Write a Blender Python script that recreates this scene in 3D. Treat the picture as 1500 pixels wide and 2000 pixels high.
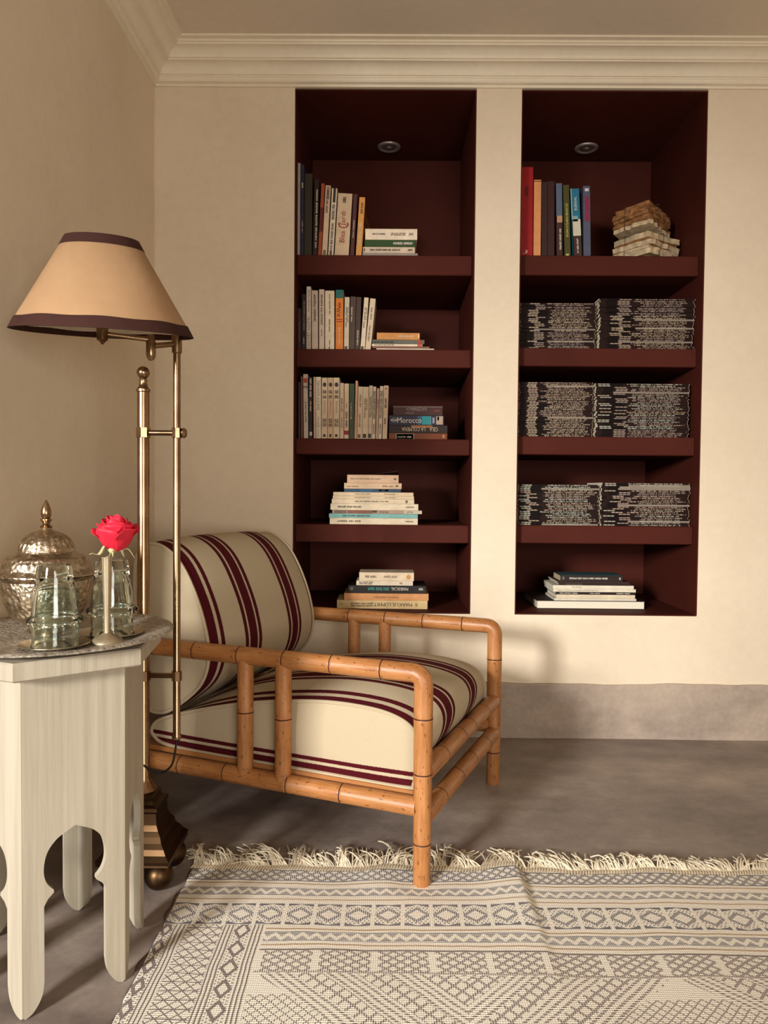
import bpy, math, random
from mathutils import Vector, Matrix
random.seed(7)
for o in list(bpy.data.objects): bpy.data.objects.remove(o)
S = bpy.context.scene
C = S.collection
PI = math.pi

# ------------------------------------------------------------------ camera
F_PX, YAW, TILT, ROLL, CAM_H = 1450.0, -.008, .0306, .009, .9023
D = 2.70                                   # distance to the back wall
def cam_axes():
    f = Vector((math.sin(YAW)*math.cos(TILT), math.cos(YAW)*math.cos(TILT), -math.sin(TILT)))
    r = Vector((math.cos(YAW), -math.sin(YAW), 0)); u = r.cross(f)
    c, s = math.cos(ROLL), math.sin(ROLL)
    return c*r+s*u, c*u-s*r, f
CR, CU, CF = cam_axes()
cam = bpy.data.objects.new('camera', bpy.data.cameras.new('camera')); C.objects.link(cam)
cam.data.sensor_width = 36; cam.data.lens = F_PX/2000*36; cam.data.clip_start = .02
cam.matrix_world = Matrix(((CR.x, CU.x, -CF.x, 0), (CR.y, CU.y, -CF.y, 0), (CR.z, CU.z, -CF.z, CAM_H), (0, 0, 0, 1)))
S.camera = cam
def at(px, py, Y):
    d = CR*((px-750)/F_PX)+CU*((1000-py)/F_PX)+CF
    return Vector((0, 0, CAM_H))+d*(Y/d.y)

# ------------------------------------------------------------------ world, window light, added fill, exposure
w = bpy.data.worlds.new('sky'); S.world = w; w.use_nodes = True
w.node_tree.nodes['Background'].inputs[0].default_value = (.75, .85, 1, 1)
w.node_tree.nodes['Background'].inputs[1].default_value = .6
WIN = (-2.50, -1.40, .85, 1.95)            # window opening in the wall behind the camera: x0 x1 z0 z1
YF = -1.3                                  # that wall's plane
al = bpy.data.lights.new('window_daylight', 'AREA'); al.shape = 'RECTANGLE'; al.size = .85; al.size_y = .9
al.energy = 525; al.color = (1, .985, .95)
alo = bpy.data.objects.new('window_daylight', al); C.objects.link(alo)
alo.location = (-3.07, -3.2, 2.02)
alo.rotation_euler = Vector((.50, .84, -.24)).to_track_quat('-Z', 'Y').to_euler()
FILL_WIN = (.15, 1.35, .45, 1.50)                # unseen opening added for fill light, same wall: x0 x1 z0 z1
a2 = bpy.data.lights.new('added_fill_light', 'AREA'); a2.shape = 'RECTANGLE'; a2.size = 1.15; a2.size_y = .85  # fill lamp added to lift the shaded walls, no known window there
a2.energy = 47; a2.color = (1, .95, .87)
a2o = bpy.data.objects.new('added_fill_light', a2); C.objects.link(a2o)
a2o.location = (.75, YF-.16, .98); a2o.rotation_euler = Vector((-.25, 1, 0)).to_track_quat('-Z', 'Z').to_euler()
vs = S.view_settings
vs.view_transform = 'Standard'; vs.look = 'None'; vs.gamma = 1; vs.use_curve_mapping = False
vs.exposure = 0.0

# ------------------------------------------------------------------ helpers: colour, tags, mesh builder
def lin(c):
    c /= 255
    return c/12.92 if c <= .04045 else ((c+.055)/1.055)**2.4
def col(r, g, b): return (lin(r), lin(g), lin(b), 1)

def tag(o, label=None, cat=None, group=None, kind=None):
    if label: o['label'] = label
    if cat: o['category'] = cat
    if group: o['group'] = group
    if kind: o['kind'] = kind
    return o
def empty(name, loc=(0, 0, 0), rz=0):
    o = bpy.data.objects.new(name, None); C.objects.link(o); o.location = loc; o.rotation_euler = (0, 0, rz)
    o.empty_display_size = .05
    return o

class MB:
    def __init__(s): s.v = []; s.f = []; s.mi = []; s.uv = []
    def add(s, vs, fs, mi=0, uvs=None, M=None):
        n = len(s.v)
        for p in vs: s.v.append((M @ Vector(p))[:] if M else tuple(p))
        for i, f in enumerate(fs):
            s.f.append([k+n for k in f]); s.mi.append(mi if isinstance(mi, int) else mi[i]); s.uv.append(uvs[i] if uvs else None)
        return s
    def box(s, x0, x1, y0, y1, z0, z1, b=0, mi=0, M=None):
        if b <= 0:
            vs = [(x, y, z) for z in (z0, z1) for y in (y0, y1) for x in (x0, x1)]
            return s.add(vs, [(0, 2, 3, 1), (4, 5, 7, 6), (0, 1, 5, 4), (2, 6, 7, 3), (0, 4, 6, 2), (1, 3, 7, 5)], mi, None, M)
        X = (x0, x1); Y = (y0, y1); Z = (z0, z1); vs = []; idx = {}
        for i in (0, 1):
            for j in (0, 1):
                for k in (0, 1):
                    sx, sy, sz = (b, -b)[i], (b, -b)[j], (b, -b)[k]
                    for a, p in enumerate(((X[i], Y[j]+sy, Z[k]+sz), (X[i]+sx, Y[j], Z[k]+sz), (X[i]+sx, Y[j]+sy, Z[k]))):
                        idx[i, j, k, a] = len(vs); vs.append(p)
        I = lambda i, j, k, a: idx[i, j, k, a]
        fs = []
        fs.append([I(0,0,0,0), I(0,0,1,0), I(0,1,1,0), I(0,1,0,0)]); fs.append([I(1,0,0,0), I(1,1,0,0), I(1,1,1,0), I(1,0,1,0)])
        fs.append([I(0,0,0,1), I(1,0,0,1), I(1,0,1,1), I(0,0,1,1)]); fs.append([I(0,1,0,1), I(0,1,1,1), I(1,1,1,1), I(1,1,0,1)])
        fs.append([I(0,0,0,2), I(0,1,0,2), I(1,1,0,2), I(1,0,0,2)]); fs.append([I(0,0,1,2), I(1,0,1,2), I(1,1,1,2), I(0,1,1,2)])
        for i in (0, 1):
            for j in (0, 1): fs.append([I(i,j,0,0), I(i,j,1,0), I(i,j,1,1), I(i,j,0,1)])
            for k in (0, 1): fs.append([I(i,0,k,0), I(i,1,k,0), I(i,1,k,2), I(i,0,k,2)])
        for j in (0, 1):
            for k in (0, 1): fs.append([I(0,j,k,1), I(1,j,k,1), I(1,j,k,2), I(0,j,k,2)])
        for i in (0, 1):
            for j in (0, 1):
                for k in (0, 1): fs.append([I(i,j,k,0), I(i,j,k,1), I(i,j,k,2)])
        return s.add(vs, fs, mi, None, M)
    def tube(s, pts, rad, n=12, caps=True, mi=0, M=None, closed=False):
        pts = [Vector(p) for p in pts]; m = len(pts)
        R = rad if isinstance(rad, (list, tuple)) else [rad]*m
        T = []
        for i in range(m):
            a = pts[i-1] if (i or closed) else pts[0]; b = pts[(i+1) % m] if (i < m-1 or closed) else pts[-1]
            T.append((b-a).normalized())
        ref = Vector((0, 0, 1)) if abs(T[0].z) < .9 else Vector((1, 0, 0))
        nrm = (ref-T[0]*ref.dot(T[0])).normalized(); vs = []; L = [0]
        for i in range(m):
            if i:
                nrm = (nrm-T[i]*nrm.dot(T[i])).normalized(); L.append(L[-1]+(pts[i]-pts[i-1]).length)
            bn = T[i].cross(nrm)
            for k in range(n):
                a = 2*PI*k/n; vs.append(pts[i]+(nrm*math.cos(a)+bn*math.sin(a))*R[i])
        fs = []; us = []; mis = []
        r0 = max(R)
        for i in range(m if closed else m-1):
            j = (i+1) % m
            for k in range(n):
                q = (k+1) % n
                fs.append((i*n+k, i*n+q, j*n+q, j*n+k))
                u0, u1 = 2*PI*r0*k/n, 2*PI*r0*(k+1)/n; l1 = L[j] if j else L[-1]+.01
                us.append(((u0, L[i]), (u1, L[i]), (u1, l1), (u0, l1)))
                mis.append(mi if isinstance(mi, int) else mi[i])
        if caps and not closed:
            fs.append(tuple(range(n))[::-1]); us.append([(0, 0)]*n); mis.append(0 if not isinstance(mi, int) else mi)
            fs.append(tuple((m-1)*n+k for k in range(n))); us.append([(0, 0)]*n); mis.append(0 if not isinstance(mi, int) else mi)
        return s.add(vs, fs, mis, us, M)
    def lathe(s, prof, n=40, mod=None, mi=0, M=None, cap0=False, cap1=False):
        vs = []; fs = []
        for i, (r, z) in enumerate(prof):
            for k in range(n):
                a = 2*PI*k/n; rr, zz = (r, z) if not mod else mod(r, z, a, i)
                vs.append((rr*math.cos(a), rr*math.sin(a), zz))
        m = len(prof)
        for i in range(m-1):
            for k in range(n):
                q = (k+1) % n; fs.append((i*n+k, i*n+q, (i+1)*n+q, (i+1)*n+k))
        if cap0: fs.append(tuple(range(n))[::-1])
        if cap1: fs.append(tuple((m-1)*n+k for k in range(n)))
        return s.add(vs, fs, mi, None, M)
    def prism(s, poly, y0, y1, mi=0, M=None):
        # poly in (x,z), extruded along y
        n = len(poly)
        vs = [(x, y0, z) for x, z in poly]+[(x, y1, z) for x, z in poly]
        fs = [tuple(range(n)), tuple(range(2*n-1, n-1, -1))]+[(i, n+i, n+(i+1) % n, (i+1) % n) for i in range(n)]
        return s.add(vs, fs, mi, None, M)
    def build(s, name, mats, parent=None, loc=None, rot=None, smooth=True, angle=38, fixn=True):
        me = bpy.data.meshes.new(name); me.from_pydata(s.v, [], s.f)
        if not isinstance(mats, (list, tuple)): mats = [mats]
        for m in mats: me.materials.append(m)
        me.polygons.foreach_set('material_index', s.mi)
        if any(u is not None for u in s.uv):
            l = me.uv_layers.new(name='UVMap'); k = 0
            flat = []
            for f, u in zip(s.f, s.uv):
                for j in range(len(f)): flat.extend(u[j] if u else (0, 0))
            l.data.foreach_set('uv', flat)
        me.validate(); me.update()
        if fixn:
            import bmesh
            bm = bmesh.new(); bm.from_mesh(me); bmesh.ops.recalc_face_normals(bm, faces=bm.faces); bm.to_mesh(me); bm.free()
        if smooth:
            me.polygons.foreach_set('use_smooth', [True]*len(me.polygons)); me.set_sharp_from_angle(angle=math.radians(angle))
        o = bpy.data.objects.new(name, me); C.objects.link(o)
        if parent: o.parent = parent
        if loc is not None: o.location = loc
        if rot is not None: o.rotation_euler = rot
        return o

def arc(c, r, a0, a1, n): return [(c[0]+r*math.cos(a0+(a1-a0)*i/n), c[1]+r*math.sin(a0+(a1-a0)*i/n)) for i in range(n+1)]
def catmull(P, n, closed=True):
    out = []; m = len(P)
    for i in range(m if closed else m-1):
        if closed: p = [P[(i-1) % m], P[i], P[(i+1) % m], P[(i+2) % m]]
        else: p = [P[max(i-1, 0)], P[i], P[i+1], P[min(i+2, m-1)]]
        for k in range(n):
            t = k/n
            out.append(tuple(.5*(2*p[1][d]+(p[2][d]-p[0][d])*t+(2*p[0][d]-5*p[1][d]+4*p[2][d]-p[3][d])*t*t+(3*p[1][d]-p[0][d]-3*p[2][d]+p[3][d])*t**3) for d in range(len(P[0]))))
    if not closed: out.append(tuple(P[-1]))
    return out

# ------------------------------------------------------------------ helpers: node expressions
class X:
    nt = None
    def __init__(s, sock): s.s = sock
    @staticmethod
    def m(op, *a):
        n = X.nt.nodes.new('ShaderNodeMath'); n.operation = op
        for i, q in enumerate(a):
            if isinstance(q, X): X.nt.links.new(q.s, n.inputs[i])
            else: n.inputs[i].default_value = q
        return X(n.outputs[0])
    def __add__(s, o): return X.m('ADD', s, o)
    __radd__ = __add__
    def __sub__(s, o): return X.m('SUBTRACT', s, o)
    def __rsub__(s, o): return X.m('SUBTRACT', o, s)
    def __mul__(s, o): return X.m('MULTIPLY', s, o)
    __rmul__ = __mul__
    def __truediv__(s, o): return X.m('DIVIDE', s, o)
    def __gt__(s, o): return X.m('GREATER_THAN', s, o)
    def __lt__(s, o): return X.m('LESS_THAN', s, o)
    def __or__(s, o): return X.m('MAXIMUM', s, o)
    def __and__(s, o): return X.m('MINIMUM', s, o)
def xabs(a): return X.m('ABSOLUTE', a)
def fract(a): return X.m('FRACT', a)
def floorx(a): return X.m('FLOOR', a)
def band(a, lo, hi): return (a > lo) & (a < hi)
def tri(a, p): return xabs(fract(a/p)-.5)*2.0       # 1 at cell edges, 0 in the middle
def near(a, c, wd): return xabs(a-c) < wd/2
class Mat:
    def __init__(s, name, rough=.7, metal=0, spec=.4):
        s.m = bpy.data.materials.new(name); s.m.use_nodes = True; s.nt = s.m.node_tree; X.nt = s.nt
        s.b = s.nt.nodes['Principled BSDF']
        s.b.inputs['Roughness'].default_value = rough; s.b.inputs['Metallic'].default_value = metal
        s.b.inputs['Specular IOR Level'].default_value = spec
        s._tc = None
    def tc(s, out='Object'):
        if not s._tc: s._tc = s.nt.nodes.new('ShaderNodeTexCoord')
        return s._tc.outputs[out]
    def xyz(s, out='Object'):
        n = s.nt.nodes.new('ShaderNodeSeparateXYZ'); s.nt.links.new(s.tc(out), n.inputs[0]); return [X(q) for q in n.outputs]
    def vec(s, x, y, z):
        n = s.nt.nodes.new('ShaderNodeCombineXYZ')
        for i, q in enumerate((x, y, z)):
            if isinstance(q, X): s.nt.links.new(q.s, n.inputs[i])
            else: n.inputs[i].default_value = q
        return n.outputs[0]
    def scaled(s, sc, out='Object'):
        n = s.nt.nodes.new('ShaderNodeMapping'); n.inputs['Scale'].default_value = sc; s.nt.links.new(s.tc(out), n.inputs[0]); return n.outputs[0]
    def noise(s, scale, detail=3, rough=.5, vec=None):
        n = s.nt.nodes.new('ShaderNodeTexNoise'); n.inputs['Scale'].default_value = scale; n.inputs['Detail'].default_value = detail; n.inputs['Roughness'].default_value = rough
        s.nt.links.new(vec if vec is not None else s.tc(), n.inputs['Vector']); return X(n.outputs[0])
    def voro(s, scale, vec=None, feat='F1'):
        n = s.nt.nodes.new('ShaderNodeTexVoronoi'); n.inputs['Scale'].default_value = scale; n.feature = feat
        s.nt.links.new(vec if vec is not None else s.tc(), n.inputs['Vector']); return X(n.outputs[0])
    def ramp(s, x, *stops):
        n = s.nt.nodes.new('ShaderNodeValToRGB'); e = n.color_ramp.elements
        while len(e) < len(stops): e.new(.5)
        for q, (p, c) in zip(e, stops): q.position = p; q.color = c
        s.nt.links.new(x.s, n.inputs[0]); return n.outputs[0]
    def mix(s, fac, a, b, mode='MIX'):
        n = s.nt.nodes.new('ShaderNodeMix'); n.data_type = 'RGBA'; n.blend_type = mode
        if isinstance(fac, X): s.nt.links.new(fac.s, n.inputs[0])
        else: n.inputs[0].default_value = fac
        for i, q in ((6, a), (7, b)):
            if isinstance(q, (tuple, list)): n.inputs[i].default_value = q
            else: s.nt.links.new(q, n.inputs[i])
        return n.outputs[2]
    def color(s, c):
        if isinstance(c, (tuple, list)): s.b.inputs['Base Color'].default_value = c
        else: s.nt.links.new(c, s.b.inputs['Base Color'])
        return s
    def bump(s, h, strength=.3, dist=.002):
        n = s.nt.nodes.new('ShaderNodeBump'); n.inputs['Strength'].default_value = strength; n.inputs['Distance'].default_value = dist
        s.nt.links.new(h.s, n.inputs['Height']); s.nt.links.new(n.outputs[0], s.b.inputs['Normal']); return s
    def rough(s, x): s.nt.links.new(x.s, s.b.inputs['Roughness']); return s

# ------------------------------------------------------------------ materials
def plaster(name, c1, c2, sc=2.2, bump=.25):
    m = Mat(name, .82, 0, .25)
    n = m.noise(sc, 5, .55); fine = m.noise(38, 4, .6)
    m.color(m.mix(1.0, m.ramp(n, (.3, c1), (.72, c2)), m.ramp(fine, (.25, (.94, .94, .94, 1)), (.75, (1, 1, 1, 1))), 'MULTIPLY'))
    m.bump(n*1.5+fine*.25, bump, .004); return m.m
M_WALL = plaster('wall_plaster', col(226, 208, 182), col(234, 217, 192))
M_CEIL = plaster('ceiling_plaster', col(226, 212, 192), col(234, 220, 200), 1.5, .12)
M_TRIM = plaster('cornice_plaster', col(238, 224, 200), col(244, 232, 210), 3, .1)
def cement(name, c1, c2, c3, rough):
    m = Mat(name, rough, 0, .45)
    a = m.noise(1.7, 6, .62, m.scaled((1, 2.2, 3))); b = m.noise(9, 5, .65); d = m.noise(60, 3, .6)
    base = m.ramp(a*.65+b*.35, (.32, c1), (.5, c2), (.68, c3))
    m.color(m.mix(1.0, base, m.ramp(d, (.3, (.88, .87, .86, 1)), (.7, (1, 1, 1, 1))), 'MULTIPLY'))
    m.rough(b*.35+(rough-.17)); m.bump(b+d*.3, .12, .003); return m.m
M_FLOOR = cement('polished_cement', col(100, 88, 82), col(140, 126, 116), col(172, 157, 144), .5)
M_BASE = cement('cement_skirting', col(140, 124, 112), col(172, 155, 140), col(190, 172, 152), .75)
def maroon():
    m = Mat('maroon_paint', .65, 0, .1); n = m.noise(3, 5, .6); f = m.noise(50, 3)
    m.color(m.ramp(n, (.3, col(70, 30, 22)), (.7, col(82, 36, 27)))); m.bump(n+f*.15, .15, .002); return m.m
M_MAROON = maroon()
def bamboo():
    m = Mat('bamboo_cane', .42, 0, .5); uv = m.tc('UV')
    g = m.noise(1, 4, .6, m.scaled((420, 9, 1), 'UV')); big = m.noise(1, 4, .6, m.scaled((28, 7, 1), 'UV')); sp = m.noise(1, 3, .55, m.scaled((120, 55, 1), 'UV'))
    base = m.ramp(g*.5+big*.5, (.28, col(112, 62, 28)), (.46, col(166, 108, 58)), (.66, col(194, 136, 84)))
    base = m.mix((sp > .64)*.7, base, col(96, 48, 20))
    m.color(base); m.bump(g, .15, .001); return m.m
M_BAM = bamboo()
def simple(name, c, rough=.6, metal=0, spec=.4, var=.06, sc=25):
    m = Mat(name, rough, metal, spec); n = m.noise(sc, 3)
    lo = tuple(max(0, q*(1-var*2)) for q in c[:3])+(1,); hi = tuple(min(1, q*(1+var)) for q in c[:3])+(1,)
    m.color(m.ramp(n, (.3, lo), (.7, hi))); return m.m
M_NODE = simple('cane_joint_dark', col(70, 32, 16), .6)
CREAM = col(192, 176, 148); RED = col(80, 14, 22)
def fabric(name, kind):
    m = Mat(name, .92, 0, .15); x, y, z = m.xyz()
    if kind == 'seat': cs, thin_edge = (.19, .40), .60
    else: cs, thin_edge = (.235, .475), .60
    jit = (m.noise(900, 1)-.5)*.004
    q = x+jit
    if kind == 'side': msk = band(z+jit, .1, .224) | band(z+jit, .232, .2425)
    elif kind == 'plain': msk = None
    else:
        msk = None
        for c in cs:
            d = xabs(q-c); e = (d < .019) | band(d, .0265, .042); msk = e if msk is None else (msk | e)
        tw = .056 if kind == 'seat' else .075
        msk = msk | (band(q, 0, tw) | band(q, tw+.012, tw+.027)) | (q > thin_edge)
    wv = m.nt.nodes.new('ShaderNodeTexWave'); wv.inputs['Scale'].default_value = 190; wv.inputs['Distortion'].default_value = 1.5; wv.bands_direction = 'DIAGONAL'
    m.nt.links.new(m.tc(), wv.inputs['Vector']); wvx = X(wv.outputs['Fac']); n = m.noise(420, 2)
    base = m.mix(wvx*.6, CREAM, col(176, 158, 129))
    base = m.mix(m.noise(6, 3)*.25, base, col(182, 164, 136))
    if msk is not None: base = m.mix(msk, base, m.mix(n*.6, RED, col(62, 8, 18)))
    m.color(base); m.bump(wvx*.6+n, .35, .0015); return m.m
M_SEAT, M_BACK, M_SIDE, M_PIPE = fabric('striped_wool_seat', 'seat'), fabric('striped_wool_back', 'back'), fabric('striped_wool_side', 'side'), fabric('cream_wool', 'plain')
def brass():
    m = Mat('aged_brass', .26, 1, .5); n = m.noise(14, 4); m.color(m.ramp(n, (.3, col(130, 102, 76)), (.7, col(166, 138, 108)))); m.rough(n*.2+.17); return m.m
M_BRASS = brass()
M_BRASSD = simple('dark_brass', col(84, 62, 42), .4, 1)
def parch():
    m = Mat('parchment_shade', .8, 0, .25); n = m.noise(5, 4); f = m.noise(60, 4, .65)
    m.color(m.mix(f*.35, m.ramp(n, (.3, col(168, 132, 96)), (.7, col(186, 150, 112))), col(150, 114, 82))); m.bump(f, .1, .001); return m.m
M_SHADE = parch()
M_SHADEIN = simple('shade_lining', col(226, 212, 190), .8)
M_TRIMD = simple('brown_braid', col(62, 36, 30), .85, 0, .2)
def paintwood():
    m = Mat('white_painted_wood', .55, 0, .4); g = m.noise(1, 4, .6, m.scaled((60, 60, 2.2))); b = m.noise(5, 4)
    m.color(m.mix(b*.3, m.ramp(g, (.35, col(162, 151, 132)), (.65, col(180, 170, 151))), col(166, 153, 130))); m.bump(g, .5, .0016); return m.m
M_PAINT = paintwood()
def silver(name, c1, c2, rough, sc, st, metal=1):
    m = Mat(name, rough, metal, .5); v = m.voro(sc); n = m.noise(sc*.7, 4, .65); b = m.noise(9, 3)
    m.color(m.ramp(b*.35+n*.65, (.36, c1), (.64, c2))); m.rough(n*.3+(rough-.12)); m.bump(v+n, st, .002); return m.m
M_SILVER = silver('chased_silver', col(150, 132, 108), col(214, 198, 172), .3, 110, .9)
M_SILVERS = silver('plain_silver', col(176, 160, 136), col(222, 208, 184), .28, 20, .06)
M_TRAY = silver('engraved_tray', col(132, 120, 106), col(206, 196, 180), .36, 140, 1.0, .55)
M_VASE = simple('pale_metal', col(184, 168, 140), .36, .8)
def glassm():
    m = Mat('recycled_green_glass', .03, 0, .5); m.b.inputs['Transmission Weight'].default_value = 1; m.b.inputs['IOR'].default_value = 1.45
    n = m.noise(18, 3); m.color(m.ramp(n, (.3, col(236, 251, 246)), (.7, col(247, 254, 251)))); m.bump(n, .25, .004); return m.m
M_GLASS = glassm()
def petal():
    m = Mat('rose_petal', .55, 0, .3); n = m.noise(30, 4); m.color(m.ramp(n, (.3, col(196, 20, 44)), (.7, col(232, 48, 74))))
    m.b.inputs['Subsurface Weight'].default_value = .12; m.b.inputs['Subsurface Radius'].default_value = (.006, .001, .001); return m.m
M_PETAL = petal(); M_SEPAL = simple('rose_sepal', col(196, 186, 140), .6); M_STEM = simple('rose_stem', col(120, 116, 70), .6)
M_PAGE = simple('book_pages', col(206, 184, 150), .85, 0, .1, .1, 220)
M_PAGEW = simple('white_pages', col(232, 222, 200), .85, 0, .1, .06, 260)
M_BLACK = simple('black_cable', col(26, 18, 14), .6)
M_CHROME = simple('spot_metal', col(176, 164, 154), .4, .5); M_LENS = simple('spot_lens', col(124, 112, 104), .3, .4)
M_TWINE = simple('brown_twine', col(74, 44, 30), .9)
M_OLDP = simple('browned_paper', col(150, 104, 66), .9, 0, .1, .25, 40); M_OLDC = simple('aged_cream_paper', col(206, 182, 146), .9, 0, .1, .16, 40)
M_WFRAME = simple('window_wood', col(120, 92, 66), .6)
_mc = {}
def cm(c, rough=.55):
    k = (tuple(c), rough)
    if k not in _mc: _mc[k] = simple('cover_%d_%d_%d' % tuple(c), col(*c), rough, 0, .35, .07, 30)
    return _mc[k]

# ------------------------------------------------------------------ room
XL = -.858; ZC = 2.444; XB0, XB1 = -2.75, 2.6
NX = ((-.3535, .2967), (.458, 1.121)); NZ0, NZ1 = .4537, 2.3316; ND = 3.27
def struct(name, mb, m, parent=None, **k):
    o = mb.build(name, m, parent, **k); o['kind'] = 'structure'; return o
struct('floor', MB().box(XB0-.15, XB1+.15, YF-.15, 3.45, -.12, 0), M_FLOOR, smooth=False)
struct('ceiling', MB().box(XB0-.15, XB1+.15, YF-.15, 3.45, ZC, ZC+.12), M_CEIL, smooth=False)
wb = MB()
wb.box(XB0-.15, NX[0][0], D, ND+.15, 0, ZC); wb.box(NX[0][1], NX[1][0], D, ND+.15, 0, ZC); wb.box(NX[1][1], XB1+.15, D, ND+.15, 0, ZC)
for a, b in NX:
    wb.box(a, b, D, ND+.15, 0, NZ0-.004); wb.box(a, b, D, ND+.15, NZ1+.004, ZC); wb.box(a, b, ND+.006, ND+.15, NZ0-.004, NZ1+.004)
struct('wall_back', wb, M_WALL, smooth=False)
struct('wall_left', MB().box(XL-.16, XL, 1.35, D, 0, ZC, .004), M_WALL, smooth=False)
struct('wall_far_left', MB().box(XB0-.15, XB0, YF, D, 0, ZC), M_WALL, smooth=False)
struct('wall_right', MB().box(XB1, XB1+.15, YF, D, 0, ZC), M_WALL, smooth=False)
wf = MB(); wx = [XB0]
for k, (x0, x1, z0, z1) in enumerate((WIN, FILL_WIN)):
    wf.box(wx[-1], x0, YF-.15, YF, 0, ZC); wf.box(x0, x1, YF-.15, YF, 0, z0); wf.box(x0, x1, YF-.15, YF, z1, ZC); wx.append(x1)
    wn = MB()
    wn.box(x0, x0+.04, YF-.10, YF-.05, z0, z1); wn.box(x1-.04, x1, YF-.10, YF-.05, z0, z1); wn.box(x0+.04, x1-.04, YF-.10, YF-.05, z0, z0+.04); wn.box(x0+.04, x1-.04, YF-.10, YF-.05, z1-.04, z1)
    struct('window_%d' % (k+1), wn, M_WFRAME, smooth=False)  # the second frame only dresses the added fill opening
wf.box(wx[-1], XB1, YF-.15, YF, 0, ZC)
struct('wall_front', wf, M_WALL, smooth=False)

def crown_profile():
    # (projection from wall, z) from the wall foot of the cornice to the ceiling
    zb, p, h = 2.336, .136, ZC-2.336
    raw = [(0, 0), (.055, 0), (.055, .075), (.115, .085)]
    raw += [(.115+.07*math.sin(t*PI/2), .085+.13*(1-math.cos(t*PI/2))) for t in (.3, .6, 1)]
    raw += [(.20, .215), (.20, .26), (.235, .27)]
    raw += [(.235+.25*(1-math.cos(t*PI/2)), .27+.26*math.sin(t*PI/2)) for t in (.2, .4, .6, .8, 1)]
    raw += [(.52, .53), (.52, .575), (.56, .585)]
    raw += [(.56+.24*(1-math.cos(t*PI/2)), .585+.22*math.sin(t*PI/2)) for t in (.25, .5, .75, 1)]
    raw += [(.83, .805), (.83, .86), (.87, .87), (.87, .93), (1, .94), (1, 1.0)]
    return [(a*p, zb+b*h) for a, b in raw]
CP = crown_profile()
def crown(name, a, b, mit):
    vs = []; fs = []; n = len(CP)
    for e in (0, 1):
        for d, z in CP: vs.append(mit(e, d, z))
    for e in (0, 1): vs.append(mit(e, 0, ZC))
    for i in range(n-1): fs.append((i, i+1, n+i+1, n+i))
    fs.append((n-1, 2*n, 2*n+1, 2*n-1)); fs.append((0, n, 2*n+1, 2*n)); fs.append(tuple(range(n))+(2*n,)); fs.append(tuple(range(n, 2*n))+(2*n+1,))
    struct(name, MB().add(vs, fs), M_TRIM, smooth=True, angle=25)
crown('trim_1', 0, 1, lambda e, d, z: (XB1 if e else XL+d, D-d, z))
crown('trim_2', 0, 1, lambda e, d, z: (XL+d, 1.35 if e else D-d, z))
def skirting(name, p0, p1, nrm, h=.2):
    p0 = Vector(p0); p1 = Vector(p1); nrm = Vector(nrm); L = (p1-p0).length; n = int(L/.04)
    vs = []; fs = []
    for i in range(n+1):
        p = p0.lerp(p1, i/n); t = i*.04
        hh = h+.0025*math.sin(t*7)+.0018*math.sin(t*17+1)+.001*math.sin(t*41)
        th = .011+.0015*math.sin(t*9+2)
        for q in ((0, 0), (th+.002, 0), (th+.001, hh-.006), (th-.004, hh), (0, hh)): vs.append(p+nrm*q[0]+Vector((0, 0, q[1])))
    for i in range(n):
        for k in range(5): fs.append((i*5+k, i*5+(k+1) % 5, i*5+5+(k+1) % 5, i*5+5+k))
    fs += [(0, 1, 2, 3, 4), tuple(n*5+k for k in range(5))]
    struct(name, MB().add(vs, fs), M_BASE)
skirting('baseboard_back', (XL, D, 0), (XB1, D, 0), (0, -1, 0))
skirting('baseboard_left', (XL, 1.35, 0), (XL, D-.013, 0), (1, 0, 0))

# ------------------------------------------------------------------ niches with shelves
SH = (((1.758, 1.686), (1.416, 1.350), (1.088, 1.029), (.771, .705)), ((1.7614, 1.6893), (1.4258, 1.3587), (1.1026, 1.035), (.7742, .708)))
for i, (a, b) in enumerate(NX):
    side = ('left', 'right')[i]
    bk = tag(empty('built_in_bookcase', ((a+b)/2, D, NZ0)), 'maroon painted recessed bookcase, the '+side+' one of the two niches'+(' behind the bamboo armchair' if i == 0 else ' holding the magazine stacks'), 'bookcase', 'recessed bookcases')
    o = Vector(((a+b)/2, D, NZ0))
    def part(name, x0, x1, y0, y1, z0, z1, bv=0):
        return MB().box(x0-o.x, x1-o.x, y0-o.y, y1-o.y, z0-o.z, z1-o.z, bv).build(name, M_MAROON, bk, smooth=False)
    e = .0008
    part('back_panel', a, b, ND-.004, ND+.005, NZ0, NZ1)
    part('side_panel', a, a+.004, D+e, ND-.004, NZ0, NZ1); part('side_panel', b-.004, b, D+e, ND-.004, NZ0, NZ1)
    part('top_panel', a+.004, b-.004, D+e, ND-.004, NZ1-.004, NZ1); part('bottom_panel', a+.004, b-.004, D+e, ND-.004, NZ0-.0035, NZ0)
    for zt, zb in SH[i]: part('shelf', a+.004, b-.004, D+.042, ND-.004, zb, zt, .003)
for i, (px, lab) in enumerate(((-.018, 'round recessed spotlight in the top of the left niche'), (.802, 'round recessed spotlight in the top of the right niche'))):
    t = tag(empty('recessed_spotlight', (px, 3.135, NZ1-.004)), lab, 'spotlight', 'recessed spotlights')
    MB().lathe([(.030, -.003), (.036, -.007), (.045, -.006), (.048, -.002), (.048, 0), (.03, 0)], 32).build('bezel', M_CHROME, t)
    MB().lathe([(.0001, -.010), (.012, -.009), (.014, -.005), (.022, -.0045), (.03, -.003), (.03, 0)], 32).build('lens', M_LENS, t)

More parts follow.
